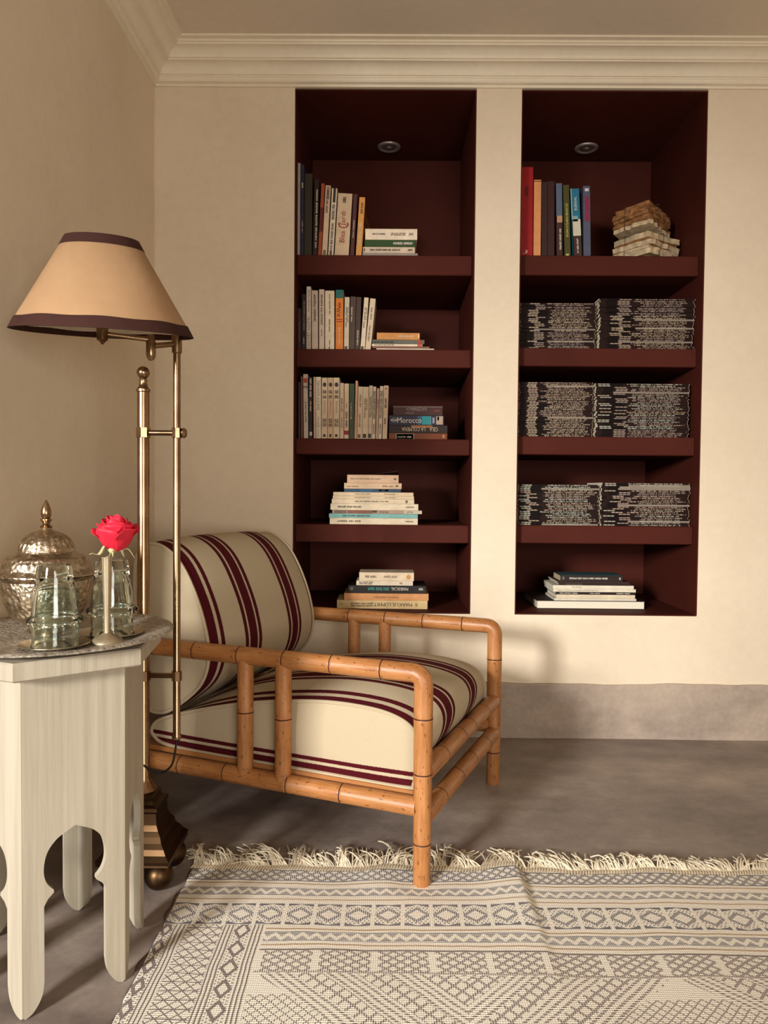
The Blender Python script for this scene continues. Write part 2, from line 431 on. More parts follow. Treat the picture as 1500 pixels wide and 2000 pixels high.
# ------------------------------------------------------------------ bamboo armchair
CHX, CHW = .38, .645                       # local x: across the front (near -> far), local y: towards the back
chair = tag(empty('bamboo_armchair', (.08, 1.67, 0), math.atan2(.925, .38)), 'bamboo armchair with striped maroon and cream wool cushions', 'armchair')
RB = .0222
def cane(name, pts, nodes, r=RB, taper=0, n=18):
    """A bamboo pole along pts; nodes are distances along it where a joint groove sits."""
    P = [Vector(p) for p in pts]; seg = [0]
    for i in range(1, len(P)): seg.append(seg[-1]+(P[i]-P[i-1]).length)
    L = seg[-1]
    def pos(t):
        t = min(max(t, 0), L)
        for i in range(1, len(P)):
            if t <= seg[i] or i == len(P)-1: return P[i-1].lerp(P[i], (t-seg[i-1])/max(seg[i]-seg[i-1], 1e-9))
    ts = {0: 1, L: 1}
    for s_ in seg: ts[s_] = 1
    st = [(t, 1.0, 0) for t in ts]
    for q in nodes:
        if q < .006 or q > L-.006: continue
        st += [(q-.006, 1.005, 0), (q-.0016, 1.035, 1), (q, .975, 1), (q+.0016, 1.03, 0), (q+.006, 1.0, 0)]
    st.sort(key=lambda a: a[0])
    out = []
    for a in st:
        if not out or a[0]-out[-1][0] > 5e-4: out.append(a)
    MB().tube([pos(a[0]) for a in out], [r*a[1]*(1-taper*(1-min(a[0]/.4, 1))) for a in out], n, True, [a[2] for a in out]).build(name, [M_BAM, M_NODE], chair, angle=50)
def bend(a, c, b, r, n=6):
    """Rounded corner from a via c to b."""
    a, b, c = Vector(a), Vector(b), Vector(c); u = (a-c).normalized(); v = (b-c).normalized()
    p, q = c+u*r, c+v*r; out = [a]
    for i in range(n+1):
        t = i/n; out.append((p*(1-t)+c*t)*(1-t)+(c*(1-t)+q*t)*t)
    return out+[b]
ZA, ZS = .486, .176
for wx in (0, CHW):
    ln = .486+.86
    cane('arm_and_front_leg', bend((wx, 0, 0), (wx, 0, ZA), (wx, .86, ZA-.008), .03), [.098, .258, .385, .575, .705, .835, .965, 1.1, 1.23], taper=.1)
    for yy, nd in ((.365, .135), (.475, .138)):
        cane('arm_spindle', [(wx, yy, ZS-.004), (wx, yy, ZA-.012)], [nd+.03], .0205)
    cane('side_rail', [(wx, .012, ZS+.003), (wx, .86, ZS-.003)], [.19, .335, .52, .66, .78])
    cane('back_leg', [(wx, .85, 0), (wx, .85, ZA-.01)], [.12, .26, .4])
cane('front_rail', [(.012, 0, .257), (CHW-.012, 0, .257)], [.12, .27, .36, .5])
cane('front_rail', [(.012, 0, .157), (CHW-.012, 0, .157)], [.11, .25, .38, .52])
cane('back_rail', [(.012, .85, ZA-.02), (CHW-.012, .85, ZA-.02)], [.15, .33, .5])
cane('back_rail', [(.012, .85, .17), (CHW-.012, .85, .17)], [.15, .33, .5])
for wx in (.06, CHW-.06): cane('back_upright', [(wx, .868, .17), (wx, .925, .66)], [.15, .33])
MB().box(.022, CHW-.022, .03, .83, .19, .2025, .002).build('seat_platform', M_BAM, chair, smooth=False)

def cushion(name, prof, w0, w1, bulge, mats, ncol=26, npp=5, pinch=.02):
    P = catmull(prof, npp); cy = sum(p[0] for p in P)/len(P); cz = sum(p[1] for p in P)/len(P); n = len(P)
    vs = []; fs = []
    for j in range(ncol+1):
        t = j/ncol; t = .5-.5*math.cos(PI*t)*.35-(.5-t)*.65 if False else t
        e = 1-abs(2*t-1)**3.2
        for y, z in P: b = bulge(y, z); vs.append((w0+(w1-w0)*t, y+b[0]*e, z+b[1]*e))
    for j in range(ncol):
        for k in range(n): fs.append((j*n+k, j*n+(k+1) % n, (j+1)*n+(k+1) % n, (j+1)*n+k))
    par = MB().add(vs, fs).build(name, mats[0], chair, angle=70)
    for wx, sg in ((w0, -1), (w1, 1)):
        vs = []; fs = []; R = 6
        for i in range(R):
            s_ = 1-i/R
            for y, z in P: vs.append((wx+sg*.010*(1-s_**2), cy+(y-cy)*s_, cz+(z-cz)*s_))
        vs.append((wx+sg*.010, cy, cz))
        for i in range(R-1):
            for k in range(n): fs.append((i*n+k, i*n+(k+1) % n, (i+1)*n+(k+1) % n, (i+1)*n+k))
        for k in range(n): fs.append(((R-1)*n+k, (R-1)*n+(k+1) % n, R*n))
        MB().add(vs, fs).build('side_panel', mats[1], par, angle=70)
        MB().tube([(wx+sg*.001, y, z) for y, z in P], .0048, 7, False, closed=True).build('piping', mats[2], par)
    return par
def sst(a, lo, hi):
    t = min(1, max(0, (a-lo)/(hi-lo))); return t*t*(3-2*t)
SP = [(.70, .2035), (.30, .2035), (.06, .2035), (.034, .215), (.027, .26), (.021, .30), (.034, .340), (.075, .366), (.15, .380), (.28, .380), (.45, .358), (.60, .325), (.72, .290), (.785, .262), (.79, .225)]
cushion('seat_cushion', SP, .034, .611, lambda y, z: (-.03*sst(z, .25, .33)*(1-sst(y, .03, .16)), .036*sst(z, .26, .36)), (M_SEAT, M_SIDE, M_PIPE), 34, 7)
BP = [(.760, .292), (.700, .325), (.635, .385), (.612, .46), (.628, .55), (.665, .64), (.708, .705), (.76, .742), (.812, .748), (.850, .715), (.858, .62), (.846, .5), (.83, .37), (.815, .30)]
cushion('back_cushion', BP, .036, .609, lambda y, z: (-.012*(1-sst(y, .64, .80)), .012*sst(z, .60, .75)), (M_BACK, M_PIPE, M_PIPE), 34, 7)

# ------------------------------------------------------------------ hexagonal side table
TC = (-.634, 1.39); TA0 = math.radians(-82.3); TS = .172; TH = .583; TT = .615
table = tag(empty('side_table', (TC[0], TC[1], 0), TA0), 'white painted hexagonal side table with keyhole arch legs', 'table')
def panel_poly():
    h = TS/2-.0005; L = [(-h, TH), (-h, .004)]
    L += [(-h+.004, .001), (-h+.014, .006), (-h+.024, .018), (-h+.031, .034), (-h+.034, .055)]
    L += [(-h+.034, .185), (-h+.040, .196), (-h+.050, .205)]
    a = [(-.036, .210), (-.046, .222), (-.0515, .240), (-.0505, .262), (-.044, .281), (-.030, .297), (-.012, .307), (0, .313)]
    L = L[:2]+catmull(L[2:7], 3, False)+L[7:]+catmull(a, 4, False); R = [(-x, z) for x, z in L[::-1][1:]]
    return L+R
for k in range(6):
    a = math.radians(30+60*k); ap = TS*math.cos(PI/6)
    M = Matrix.Rotation(a+PI/2, 4, 'Z') @ Matrix.Translation((0, -ap, 0))
    MB().prism(panel_poly(), 0, .013, M=M).build('side_panel', M_PAINT, table, smooth=False)
R0 = .208
MB().lathe([(.0001, TH), (R0-.004, TH), (R0, TH+.003), (R0, TT-.003), (R0-.003, TT), (.0001, TT)], 6).build('table_top', M_PAINT, table, smooth=False)

# ------------------------------------------------------------------ tray and what stands on it
TRX, TRY, TRR = -.634, 1.40, .214
tray = tag(empty('serving_tray', (TRX, TRY, TT)), 'round engraved silver tray on the white hexagonal table', 'tray')
MB().lathe([(.0001, 0), (.155, 0), (.16, .0015), (.16, .004), (.155, .0035), (.0001, .0035)], 72).build('tray_floor', M_TRAY, tray)
def rimmod(r, z, a, i):
    s_ = 1+.006*abs(math.sin(a*14)) if r > .2 else 1
    return r*s_, z
MB().lathe([(.158, .0015), (.175, .005), (.195, .0085), (.210, .0105), (TRR, .0095), (TRR+.001, .0125), (.211, .0145), (.195, .0115), (.175, .0085), (.158, .004)], 140, rimmod).build('tray_rim', M_TRAY, tray)
ZT = TT+.0036
def saucer(x, y, r, lab):
    o = MB().lathe([(.0001, 0), (r*.62, 0), (r*.8, .0015), (r, .006), (r, .0072), (r*.8, .003), (r*.6, .0016), (.0001, .0016)], 48).build('saucer', M_SILVERS, None, (x, y, ZT))
    tag(o, lab, 'saucer', 'small silver saucers on the tray'); return ZT+.0018
def tumbler(x, y, s, lab, seed):
    z = saucer(x, y, .056*s, 'small silver saucer under '+('the front upside-down glass' if seed == 1 else 'the upside-down glass behind the rose'))
    # stands upside down: rim at the bottom, thick base on top
    out = [(.0375, 0), (.0385, .002), (.0365, .012), (.0372, .030), (.0385, .036), (.0440, .040), (.0450, .044), (.0430, .048), (.0375, .051), (.0365, .056), (.0340, .080), (.0305, .105), (.0280, .128), (.0265, .134), (.022, .1355), (.0001, .130)]
    inn = [(.0001, .116), (.018, .114), (.0235, .108), (.0275, .090), (.0315, .060), (.0330, .040), (.0328, .012), (.0345, .001), (.0375, 0)]
    rnd = random.Random(seed); ph = rnd.random()*6
    def wob(r, zz, a, i): return r*(1+.012*math.sin(3*a+ph+zz*20)), zz
    o = MB().lathe([(r*s, q*s) for r, q in out+inn], 44, wob).build('drinking_glass', M_GLASS, None, (x, y, z))
    tag(o, lab, 'glass', 'upside-down tumblers on the tray')
tumbler(-.592, 1.305, 1.06, 'greenish glass tumbler upside down at the front of the tray', 1)
tumbler(-.531, 1.413, 1.06, 'clear glass tumbler upside down behind the bud vase', 2)
# lidded bowl
bowl = tag(empty('lidded_bowl', (-.672, 1.445, ZT)), 'chased silver lidded bowl with pointed finial', 'bowl')
def flute(n, amp, z0, z1):
    def f(r, z, a, i):
        if z0 < z < z1: r = r*(1+amp*abs(math.sin(a*n/2))*math.sin(PI*(z-z0)/(z1-z0)))
        return r, z
    return f
def bmod(r, z, a, i):
    for z0, z1, n, am in ((.083, .103, 44, .022), (.028, .043, 36, .035)):
        if z0 < z < z1: r *= 1+am*abs(math.sin(a*n/2))*math.sin(PI*(z-z0)/(z1-z0))
    return r, z
pb = catmull([(.030, 0), (.036, .003), (.030, .008), (.040, .016), (.058, .028), (.070, .044), (.078, .064), (.0815, .084), (.0825, .102)], 5, False)
MB().lathe([(.0001, 0)]+pb+[(.0865, .105), (.0895, .108), (.0865, .111), (.080, .111), (.076, .080), (.06, .035), (.0001, .015)], 132, bmod).build('bowl_body', M_SILVER, bowl)
pl = catmull([(.0905, .114), (.088, .117), (.0825, .124), (.080, .134), (.072, .146), (.060, .151), (.053, .156), (.050, .166), (.042, .181), (.028, .192), (.014, .198), (.0095, .203)], 5, False)
def lmod(r, z, a, i):
    if .158 < z < .198: r *= 1+.05*abs(math.sin(a*13))*math.sin(PI*(z-.158)/.04)
    if .142 < z < .152: r *= 1+.02*abs(math.sin(a*30))
    return r, z
MB().lathe([(.0001, .112), (.0905, .1112)]+pl+[(.0001, .204)], 132, lmod).build('lid', M_SILVER, bowl)
MB().lathe([(.0095, .202), (.012, .205), (.0065, .209), (.0075, .214), (.0105, .217), (.0105, .220), (.006, .221)]+catmull([(.007, .2215), (.0098, .229), (.0088, .239), (.005, .249), (.0015, .256), (.0001, .2575)], 4, False), 28).build('finial', M_BRASS, bowl)
# bud vase and rose
vx, vy = -.512, 1.338
vase = tag(empty('bud_vase', (vx, vy, ZT)), 'slender pale metal bud vase holding the red rose', 'vase')
MB().lathe([(.0001, 0), (.027, 0), (.0285, .002), (.027, .006), (.020, .012), (.010, .0165), (.0075, .019), (.0001, .019)], 36).build('foot', M_VASE, vase)
MB().lathe([(.0001, .018), (.0058, .019), (.0058, .03), (.0064, .07), (.0076, .11), (.0088, .150), (.0094, .157), (.008, .157), (.0072, .13), (.0001, .128)], 28).build('tube', M_VASE, vase)
rose = tag(empty('rose', (vx+.004, vy, ZT+.131)), 'red rose in full bloom standing in the bud vase', 'flower')
MB().tube([(-.004, 0, 0), (-.003, 0, .02), (.001, 0, .028), (.005, 0, .036)], .0026, 8).build('stem', M_STEM, rose)
HC = Vector((.011, 0, .083))
def petal_mesh(R, thm, half, curl, asp, seed):
    """A piece of an egg-shaped shell from the flower's foot up to a ruffled, outward-rolled lip."""
    rn = random.Random(seed); nu, nv = 10, 10; vs = []; fs = []; p1, p2 = rn.random()*6, rn.random()*6
    for j in range(nv+1):
        v = j/nv; fl = max(0, v-.72)/.28
        for i in range(nu+1):
            u = i/nu*2-1; ph = u*half*(.45+.55*math.sin(PI*min(.5, v*.75+.12)))
            vv = v*(1-.16*abs(u)**2.4); th = vv*thm
            rr = R*math.sin(th)+curl*fl**1.7*(1-.3*u*u)+.0016*fl*math.sin(u*6+p1); z = -R*asp*math.cos(th)-curl*.25*fl**2.5+.0018*fl*math.sin(u*5+p2)
            vs.append((rr*math.sin(ph), -rr*math.cos(ph), z))
    for j in range(nv):
        for i in range(nu): a = j*(nu+1)+i; fs.append((a, a+1, a+nu+2, a+nu+1))
    return vs, fs
for ring, (n, R, thm, half, curl, z0) in enumerate(((3, .0105, 2.35, 1.2, .000, .010), (3, .0160, 2.15, 1.15, .002, .007), (4, .0215, 1.95, 1.0, .004, .003), (5, .0275, 1.78, .85, .007, .000), (5, .0325, 1.62, .80, .010, -.002))):
    for i in range(n):
        a = 2*PI*i/n+ring*.9+random.uniform(-.18, .18)
        vs, fs = petal_mesh(R*random.uniform(.96, 1.04), thm*random.uniform(.95, 1.04), half, curl*.75*random.uniform(.6, 1.4), 1.32, 31*ring+i)
        M = Matrix.Translation(HC+Vector((0, 0, z0-.002))) @ Matrix.Rotation(.10, 4, 'X') @ Matrix.Rotation(a, 4, 'Z') @ Matrix.Rotation(random.uniform(-.05, .05), 4, 'Y')
        pt = MB().add(vs, fs, M=M).build('petal', M_PETAL, rose, fixn=False)
        md = pt.modifiers.new('thick', 'SOLIDIFY'); md.thickness = .0006
MB().lathe([(.0001, .032), (.004, .033), (.008, .037), (.010, .043), (.006, .048), (.0001, .049)], 16, M=Matrix.Translation((.006, 0, 0))).build('calyx', M_SEPAL, rose)
for i in range(5):
    a = 2*PI*i/5+2.6; vs = []; fs = []
    for j in range(8):
        t = j/7; wd = .006*math.sin(PI*(.15+.85*t))**.8*(1-t*.55)+.0003; rr = .006+.034*t; zz = .045-.020*t**1.4+.006*math.sin(t*7+i)
        for s_ in (-1, 1): vs.append((rr*math.cos(a)-s_*wd*math.sin(a)+.005, rr*math.sin(a)+s_*wd*math.cos(a), zz+abs(s_)*.001))
    for j in range(7): fs.append((2*j, 2*j+1, 2*j+3, 2*j+2))
    sp = MB().add(vs, fs).build('sepal', M_SEPAL, rose, fixn=False); md = sp.modifiers.new('thick', 'SOLIDIFY'); md.thickness = .0007

# ------------------------------------------------------------------ swing-arm floor lamp
LX, LY = -.563, 1.69
lamp = tag(empty('floor_lamp', (LX, LY, 0)), 'brass swing-arm floor lamp with parchment shade edged in brown braid', 'lamp')
bz = [(.080, .066), (.082, .074), (.076, .080), (.072, .084), (.066, .095), (.058, .105), (.055, .118), (.048, .128), (.043, .14), (.041, .165), (.044, .17), (.044, .178), (.034, .182), (.030, .19), (.032, .196), (.026, .20)]
MB().lathe([(.0001, .062), (.114, .062)]+[(r*1.414, z) for r, z in bz]+[(.0001, .201)], 4, M=Matrix.Rotation(PI/4, 4, 'Z')).build('base', M_BRASSD, lamp, smooth=False)
for sx in (-1, 1):
    for sy in (-1, 1):
        MB().lathe([(.0001, 0)]+[(.032*math.sin(t*PI/12), .032-.032*math.cos(t*PI/12)) for t in range(1, 12)]+[(.012, .066)], 24, M=Matrix.Translation((sx*.052, sy*.052, 0))).build('ball_foot', M_BRASSD, lamp)
MB().lathe([(.026, .198), (.030, .206), (.024, .214), (.018, .224), (.0135, .232), (.0135, 1.117), (.0155, 1.119), (.0155, 1.124), (.010, 1.130), (.0085, 1.140), (.010, 1.146)], 32).build('pole', M_BRASS, lamp)
MB().lathe([(.0095, 1.144)]+[(.0145*math.sin(t*PI/12), 1.162-.0145*math.cos(t*PI/12)) for t in range(2, 13)], 24).build('finial', M_BRASS, lamp)
PX, PY = .0765, 0.0
MB().lathe([(.0001, .318), (.006, .319), (.0105, .324), (.0105, .332), (.0085, .336), (.0082, 1.205), (.0112, 1.208), (.0112, 1.245), (.008, 1.249), (.004, 1.252), (.0001, 1.2525)], 24, M=Matrix.Translation((PX, PY, 0))).build('side_pole', M_BRASS, lamp)
for zc in (.470, 1.026):
    MB().tube([(0, 0, zc), (PX, PY, zc)], .0062, 14).build('crossbar', M_BRASS, lamp)
    MB().lathe([(.0137, zc-.012), (.0168, zc-.011), (.0168, zc+.011), (.0137, zc+.012)], 8).build('clamp', M_BRASS, lamp, angle=20)
    MB().lathe([(.0083, zc-.012), (.0118, zc-.011), (.0118, zc+.011), (.0083, zc+.012)], 8, M=Matrix.Translation((PX, PY, 0))).build('clamp', M_BRASS, lamp, angle=20)
MB().lathe([(.0001, 0), (.009, .001), (.012, .005), (.009, .010), (.0001, .0115)], 20, M=Matrix.Translation((PX+.011, PY, 1.026)) @ Matrix.Rotation(PI/2, 4, 'Y')).build('thumb_screw', M_BRASS, lamp)
# swing arm: pole top -> joint -> socket under the shade
J = Vector((.031, -.042, 1.212)); K = Vector((-.060, -.085, 1.232)); T0 = Vector((PX, PY, 1.228))
MB().tube([T0, J+Vector((0, 0, .002))], .0062, 14).build('swing_arm', M_BRASS, lamp)
MB().lathe([(.0001, -.030), (.005, -.029), (.009, -.024), (.0105, -.016), (.0105, .012), (.008, .016), (.008, .026), (.0001, .028)], 20, M=Matrix.Translation(J)).build('swing_joint', M_BRASS, lamp)
MB().tube([J+Vector((0, 0, .016)), K], .0055, 14).build('swing_arm', M_BRASS, lamp)
MB().lathe([(.0001, -.024), (.003, -.022), (.006, -.018), (.0115, -.014), (.0122, .012), (.016, .016), (.019, .024), (.014, .034), (.014, .075), (.0001, .078)], 24, M=Matrix.Translation(K)).build('bulb_socket', M_BRASS, lamp)
SB = empty('lamp_shade_frame', K+Vector((.004, 0, .002))); SB.parent = lamp; SB.rotation_euler = (math.radians(7.5), math.radians(1.8), 0)
bpy.context.view_layer.update()
MS = SB.matrix_basis.copy(); bpy.data.objects.remove(SB)
RBt, RTp, HS = .185, .074, .190
sh = MB().lathe([(RBt, 0), (RTp, HS), (RTp-.0015, HS), (RBt-.0015, 0), (RBt, 0)], 72, M=MS, mi=0).build('lamp_shade', [M_SHADE, M_SHADEIN], lamp, angle=60)
me = sh.data; me.polygons.foreach_set('material_index', [0 if i < 72 else 1 for i in range(len(me.polygons))])
sl = (RBt-RTp)/HS
MB().lathe([(RBt+.0022, -.002), (RBt+.0022-sl*.021, .021), (RBt+.0004-sl*.021, .0215), (RBt-.004, .001), (RBt-.003, -.0022), (RBt+.0022, -.002)], 72, lambda r, z, a, i: (r, z+(.0010*math.sin(a*9) if z > .01 else 0)), M=MS).build('braid_edging', M_TRIMD, sh)
MB().lathe([(RTp+.0012+sl*.018, HS-.018), (RTp+.0012, HS+.002), (RTp-.003, HS+.0015), (RTp-.0002+sl*.018, HS-.018), (RTp+.0012+sl*.018, HS-.018)], 64, M=MS).build('braid_edging', M_TRIMD, sh)
sw = MB()
for a in (.4, .4+2*PI/3, .4+4*PI/3): sw.tube([(0, 0, .075), (RTp*math.cos(a), RTp*math.sin(a), HS-.012)], .0015, 6, M=MS)
sw.build('shade_carrier', M_BRASSD, lamp)
MB().lathe([(.010, .07), (.013, .08), (.028, .11), (.030, .125), (.022, .145), (.0001, .153)], 24, M=MS).build('bulb', M_PAGEW, lamp)
MB().tube(catmull([(PX, PY, .320), (PX-.012, .004, .262), (.035, .012, .238), (.018, -.004, .252), (-.012, -.016, .26), (-.05, .03, .12), (-.075, .09, .01), (-.12, .16, .004), (-.2, .3, .004)], 6, False), .0024, 8).build('power_cord', M_BLACK, lamp)

# ------------------------------------------------------------------ rug
RGX, RGY = -.462, 1.742
def rug_h(x, y):
    """Height of the flat-woven rug above the floor: low ripples, one fold running away from the back edge."""
    v = RGY-y; h = .0035+.0012*math.sin(x*9+v*4)+.0010*math.sin(x*17-v*9+1)
    xf = .305+.03*(v-.1)
    amp = .017*math.exp(-(v/.26)**2)
    d = x-xf
    h += amp*(math.exp(-((d)/.085)**2) if d < 0 else math.exp(-(d/.012)**2))
    h += .006*math.exp(-((x-.62)/.09)**2)*math.exp(-(v/.2)**2)
    h += .006*math.exp(-((x+.02)/.05)**2)*math.exp(-((v-.02)/.08)**2)
    return h
def lpress(x, y):
    q = math.hypot(x-.08, y-1.67); return min(1, max(0, (q-.024)/.05))
def rh(x, y): return .0032+(rug_h(x, y)-.0032)*lpress(x, y)
def rugmat():
    m = Mat('flatweave_rug', .95, 0, .1); x, y, z = m.xyz()
    nz = m.noise(7, 3); nz2 = m.noise(11, 2)
    u = x+(nz-.5)*.012; v = (y*-1.0)+(nz2-.5)*.010
    st = fract(u/.0042) < .72; stv = fract(v/.0048) < .70
    def lattice(p, wd): return (xabs(fract((u+v)/p)-.5) < wd) | (xabs(fract((u-v)/p)-.5) < wd)
    def zig(c, amp, p): return c+(tri(u, p)-.5)*2*amp
    # bands along the back edge
    blue = band(v, .021, .067) & (lattice(.026, .19)) & st
    blue = blue | near(v, .021, .004) | near(v, .067, .004)
    for c in (.1135, .2795):
        zz = xabs(v-zig(c, .0075, .028)); blue = blue | (band(v, c-.0155, c+.0155) & (zz > .0062) & stv)
    # diamond band
    c = .201; p = .062; a = tri(u, p); dv = xabs(v-c)
    dia = (1-a)*.027-dv            # >0 inside the diamond
    ring = band(dia, .0, .010) & st
    edge = (dv > .027+.009*(1-a)) & (dv < .0385)
    colm = a > .86
    dots = (fract(u/.0085+floorx(v/.0065)*.5) < .35) & (fract(v/.0065) < .55)
    dmd = (ring | edge | (dots & (dia < 0) & (dv < .03))) & (1-colm) & band(v, .161, .241)
    inner = u > .216
    left = (v > .242) & (u < .216)
    lines = None
    for q in (.032, .040, .048, .131, .139, .147, .192, .200, .208):
        e = near(u, q, .0032); lines = e if lines is None else (lines | e)
    # border diamonds (two columns)
    def coldia(c0, hw):
        a2 = tri(v, .058); d2 = (1-a2)*hw-xabs(u-c0); du = xabs(u-c0)
        dd = (fract(v/.0085+floorx(u/.0065)*.5) < .35) & (fract(u/.0065) < .55) & (d2 < 0)
        return (band(d2, 0, .0075) | dd) & (du < hw+.001)
    brown = left & (lines | coldia(.0155, .0135) | coldia(.1695, .018) | (band(u, .054, .127) & ((xabs(fract((u+v)/.024)-.5) < .075) | (xabs(fract((u-v)/.024)-.5) < .075) | (tri(v, .024) < .12))))
    # field beyond the bands
    f1 = inner & band(v, .322, .386)
    g = u/.085; xx = (xabs(fract((u*.75+v)/.021)-.5) < .17) | (xabs(fract((u*.75-v)/.021)-.5) < .17)
    brown = brown | (f1 & xx & st & (tri(u, .11) < .88)) | (inner & near(v, .323, .005)) | (inner & near(v, .388, .004) & st)
    fld = inner & (v > .392)
    cell = xabs(fract((u-.216)/.78)-.5)*.78          # distance from the medallion's middle
    chev = fract((cell+(v-.39)*1.0)/.019) < .42
    chev2 = fract((cell-(v-.39)*1.0)/.019) < .42
    zone = fract((cell+v*1.0)/.118) < .52
    rows = (fract(v/.0062) < .6)
    fpat = ((chev & zone & rows) | ((1-zone) & lattice(.030, .13) & st))
    plain = cell > (.378-(xabs(v-.40))*1.2)
    brown = brown | (fld & fpat & (1-plain)) | (fld & plain & lattice(.02, .1) & st & (v > .45))
    tan = near(v, .0790, .0042) | near(v, .1445, .0042) | (inner & (near(v, .2545, .0042) | near(v, .3060, .0042)))
    inb = inner | (v < .242)
    for_blue = (blue & (inner | (v < .16))) | dmd
    wv = m.noise(260, 2); big = m.noise(3.5, 3)
    base = m.mix(big*.5, col(238, 230, 214), col(226, 214, 196))
    base = m.mix((u < .004) | (u < (nz*.006)), base, col(110, 96, 92))
    base = m.mix(tan*.8, base, col(168, 132, 92))
    base = m.mix(brown*.80, base, m.mix(big, col(96, 74, 72), col(86, 72, 84)))
    base = m.mix(for_blue*.84, base, m.mix(nz, col(66, 68, 92), col(86, 84, 96)))
    m.color(base)
    m.bump(wv*.5+(brown | for_blue)*.6+(X.m('SINE', v*1300)*.25)+(X.m('SINE', u*1500)*.2), .5, .002)
    return m.m
M_RUG = rugmat()
M_FRINGE = simple('cotton_fringe', col(230, 216, 190), .95, 0, .1, .08, 60)
rug = empty('rug', (RGX, RGY, 0)); tag(rug, 'cream flat-woven rug with blue and brown geometric bands and a fringe', 'rug')
vs = []; fs = []; NXG, NYG = 300, 170; W_, L_ = 1.75, 1.0
for j in range(NYG+1):
    for i in range(NXG+1):
        x = RGX+W_*i/NXG; y = RGY-L_*(j/NYG)
        edge = .004*math.sin(x*23)+.003*math.sin(x*51+1)
        k = max(0, 1-j/10); xe = max(0, 1-i/10)*(.004*math.sin(y*31)+.003*math.sin(y*77))
        vs.append((x-RGX+xe, y-RGY+edge*k-.03*max(0, (x-.45))*.9*0, rh(x, y)))
n = NXG+1
for j in range(NYG):
    for i in range(NXG): fs.append((j*n+i, (j+1)*n+i, (j+1)*n+i+1, j*n+i+1))
o = MB().add(vs, fs).build('woven_field', M_RUG, rug, fixn=False); md = o.modifiers.new('thick', 'SOLIDIFY'); md.thickness = .003; md.offset = -1
fr = MB(); rn = random.Random(11)
clus = [(rn.uniform(-.7, .5) if c > 5 else rn.uniform(-1.1, -.2), rn.uniform(.6, 1.15), rn.uniform(.2, 1)) for c in range(80)]
NS = 980
for i in range(NS):
    s_ = i/NS*W_; x = RGX+s_
    ci = s_/.038; c0 = int(ci); a0 = clus[c0 % 80]; tt = ci-c0
    ang = a0[0]*.9+rn.gauss(0, .3)+(.5-tt)*.9*a0[2]; ln = .090*a0[1]*rn.uniform(.6, 1.2)
    if x > .45: ln *= .8
    q = math.hypot(x-.08, .03)
    y0 = RGY-.004+.004*math.sin(x*23)+.003*math.sin(x*51+1); h0 = rh(x, RGY)-.001
    pts = []; px_, py_ = x, y0; lift = rn.uniform(.0, .026)*a0[2]; aa = ang*.25; curl = rn.gauss(0, .5)
    for k in range(7):
        t = k/6; z = max(.0022, h0*(1-t)+lift*math.sin(t*PI*.85)+.0022*t+rn.uniform(0, .002))
        pts.append((px_-RGX, py_-RGY, z)); aa += (ang-aa)*.45+curl*.35*t
        px_ += math.sin(aa)*ln/6; py_ += math.cos(aa)*ln/6
    fr.tube(pts, .0015, 5, False)
fo = fr.build('fringe', M_FRINGE, rug, fixn=False); fo['kind'] = 'stuff'
kn = MB()
for i in range(260):
    x = W_*i/260; X0 = RGX+x
    y0 = .004*math.sin(X0*23)+.003*math.sin(X0*51+1)
    kn.tube([(x, y0-.024, rh(X0, RGY)+.0005), (x+.004, y0-.010, rh(X0, RGY)+.0018), (x+.007, y0+.002, rh(X0, RGY))], .0021, 5, False)
ko = kn.build('knotted_edge', M_FRINGE, rug, fixn=False); ko['kind'] = 'stuff'

# ------------------------------------------------------------------ lettering
_tx = {}
def text_data(st):
    if st not in _tx:
        cu = bpy.data.curves.new('t', 'FONT'); cu.body = st; cu.size = 1; cu.align_x = 'CENTER'; cu.align_y = 'CENTER'; cu.resolution_u = 2
        ob = bpy.data.objects.new('t', cu); C.objects.link(ob); bpy.context.view_layer.update()
        me = bpy.data.meshes.new_from_object(ob.evaluated_get(bpy.context.evaluated_depsgraph_get()))
        vs = [tuple(v.co) for v in me.vertices]; fs = [tuple(p.vertices) for p in me.polygons]
        bpy.data.objects.remove(ob); bpy.data.meshes.remove(me)
        x0 = min(v[0] for v in vs); x1 = max(v[0] for v in vs); y0 = min(v[1] for v in vs); y1 = max(v[1] for v in vs)
        _tx[st] = ([((v[0]-(x0+x1)/2)/(x1-x0), (v[1]-(y0+y1)/2)/(y1-y0)) for v in vs], fs)
    return _tx[st]
def scribble_data(seed, words):
    """Small print too blurred to read: rows of strokes grouped like words."""
    rn = random.Random(seed); vs = []; fs = []; x = 0
    for wd in range(words):
        for l in range(rn.randint(4, 9)):
            for k in range(rn.choice((1, 2, 2))):
                wq = rn.uniform(.22, .34); h = rn.choice((.5, .5, .38)); b = -.5 if rn.random() < .85 else -.2
                n = len(vs); vs += [(x, b), (x+wq, b), (x+wq, h), (x, h)]; fs.append((n, n+1, n+2, n+3)); x += wq+.12
            if rn.random() < .6:
                n = len(vs); y = rn.choice((-.5, -.05, .38)); vs += [(x-.75, y), (x-.1, y), (x-.1, y+.15), (x-.75, y+.15)]; fs.append((n, n+1, n+2, n+3))
            x += .16
        x += .7
    return [(a/x-.5, b) for a, b in vs], fs
def lettering(parent, cx, cz, yf, w_, h_, st, mat, rot=0, seed=0, words=3):
    """Text lying on a face that looks towards -y; w_ is its length, h_ its height; rot in degrees, turned in the plane of the face."""
    vs, fs = text_data(st) if st else scribble_data(seed, words)
    a = math.radians(rot); c, s_ = math.cos(a), math.sin(a)
    P = []
    for x, y in vs: x *= w_; y *= h_; P.append((cx+x*c-y*s_, yf-.0007, cz+x*s_+y*c))
    return MB().add(P, fs).build('spine_lettering', mat, parent, smooth=False, fixn=False)

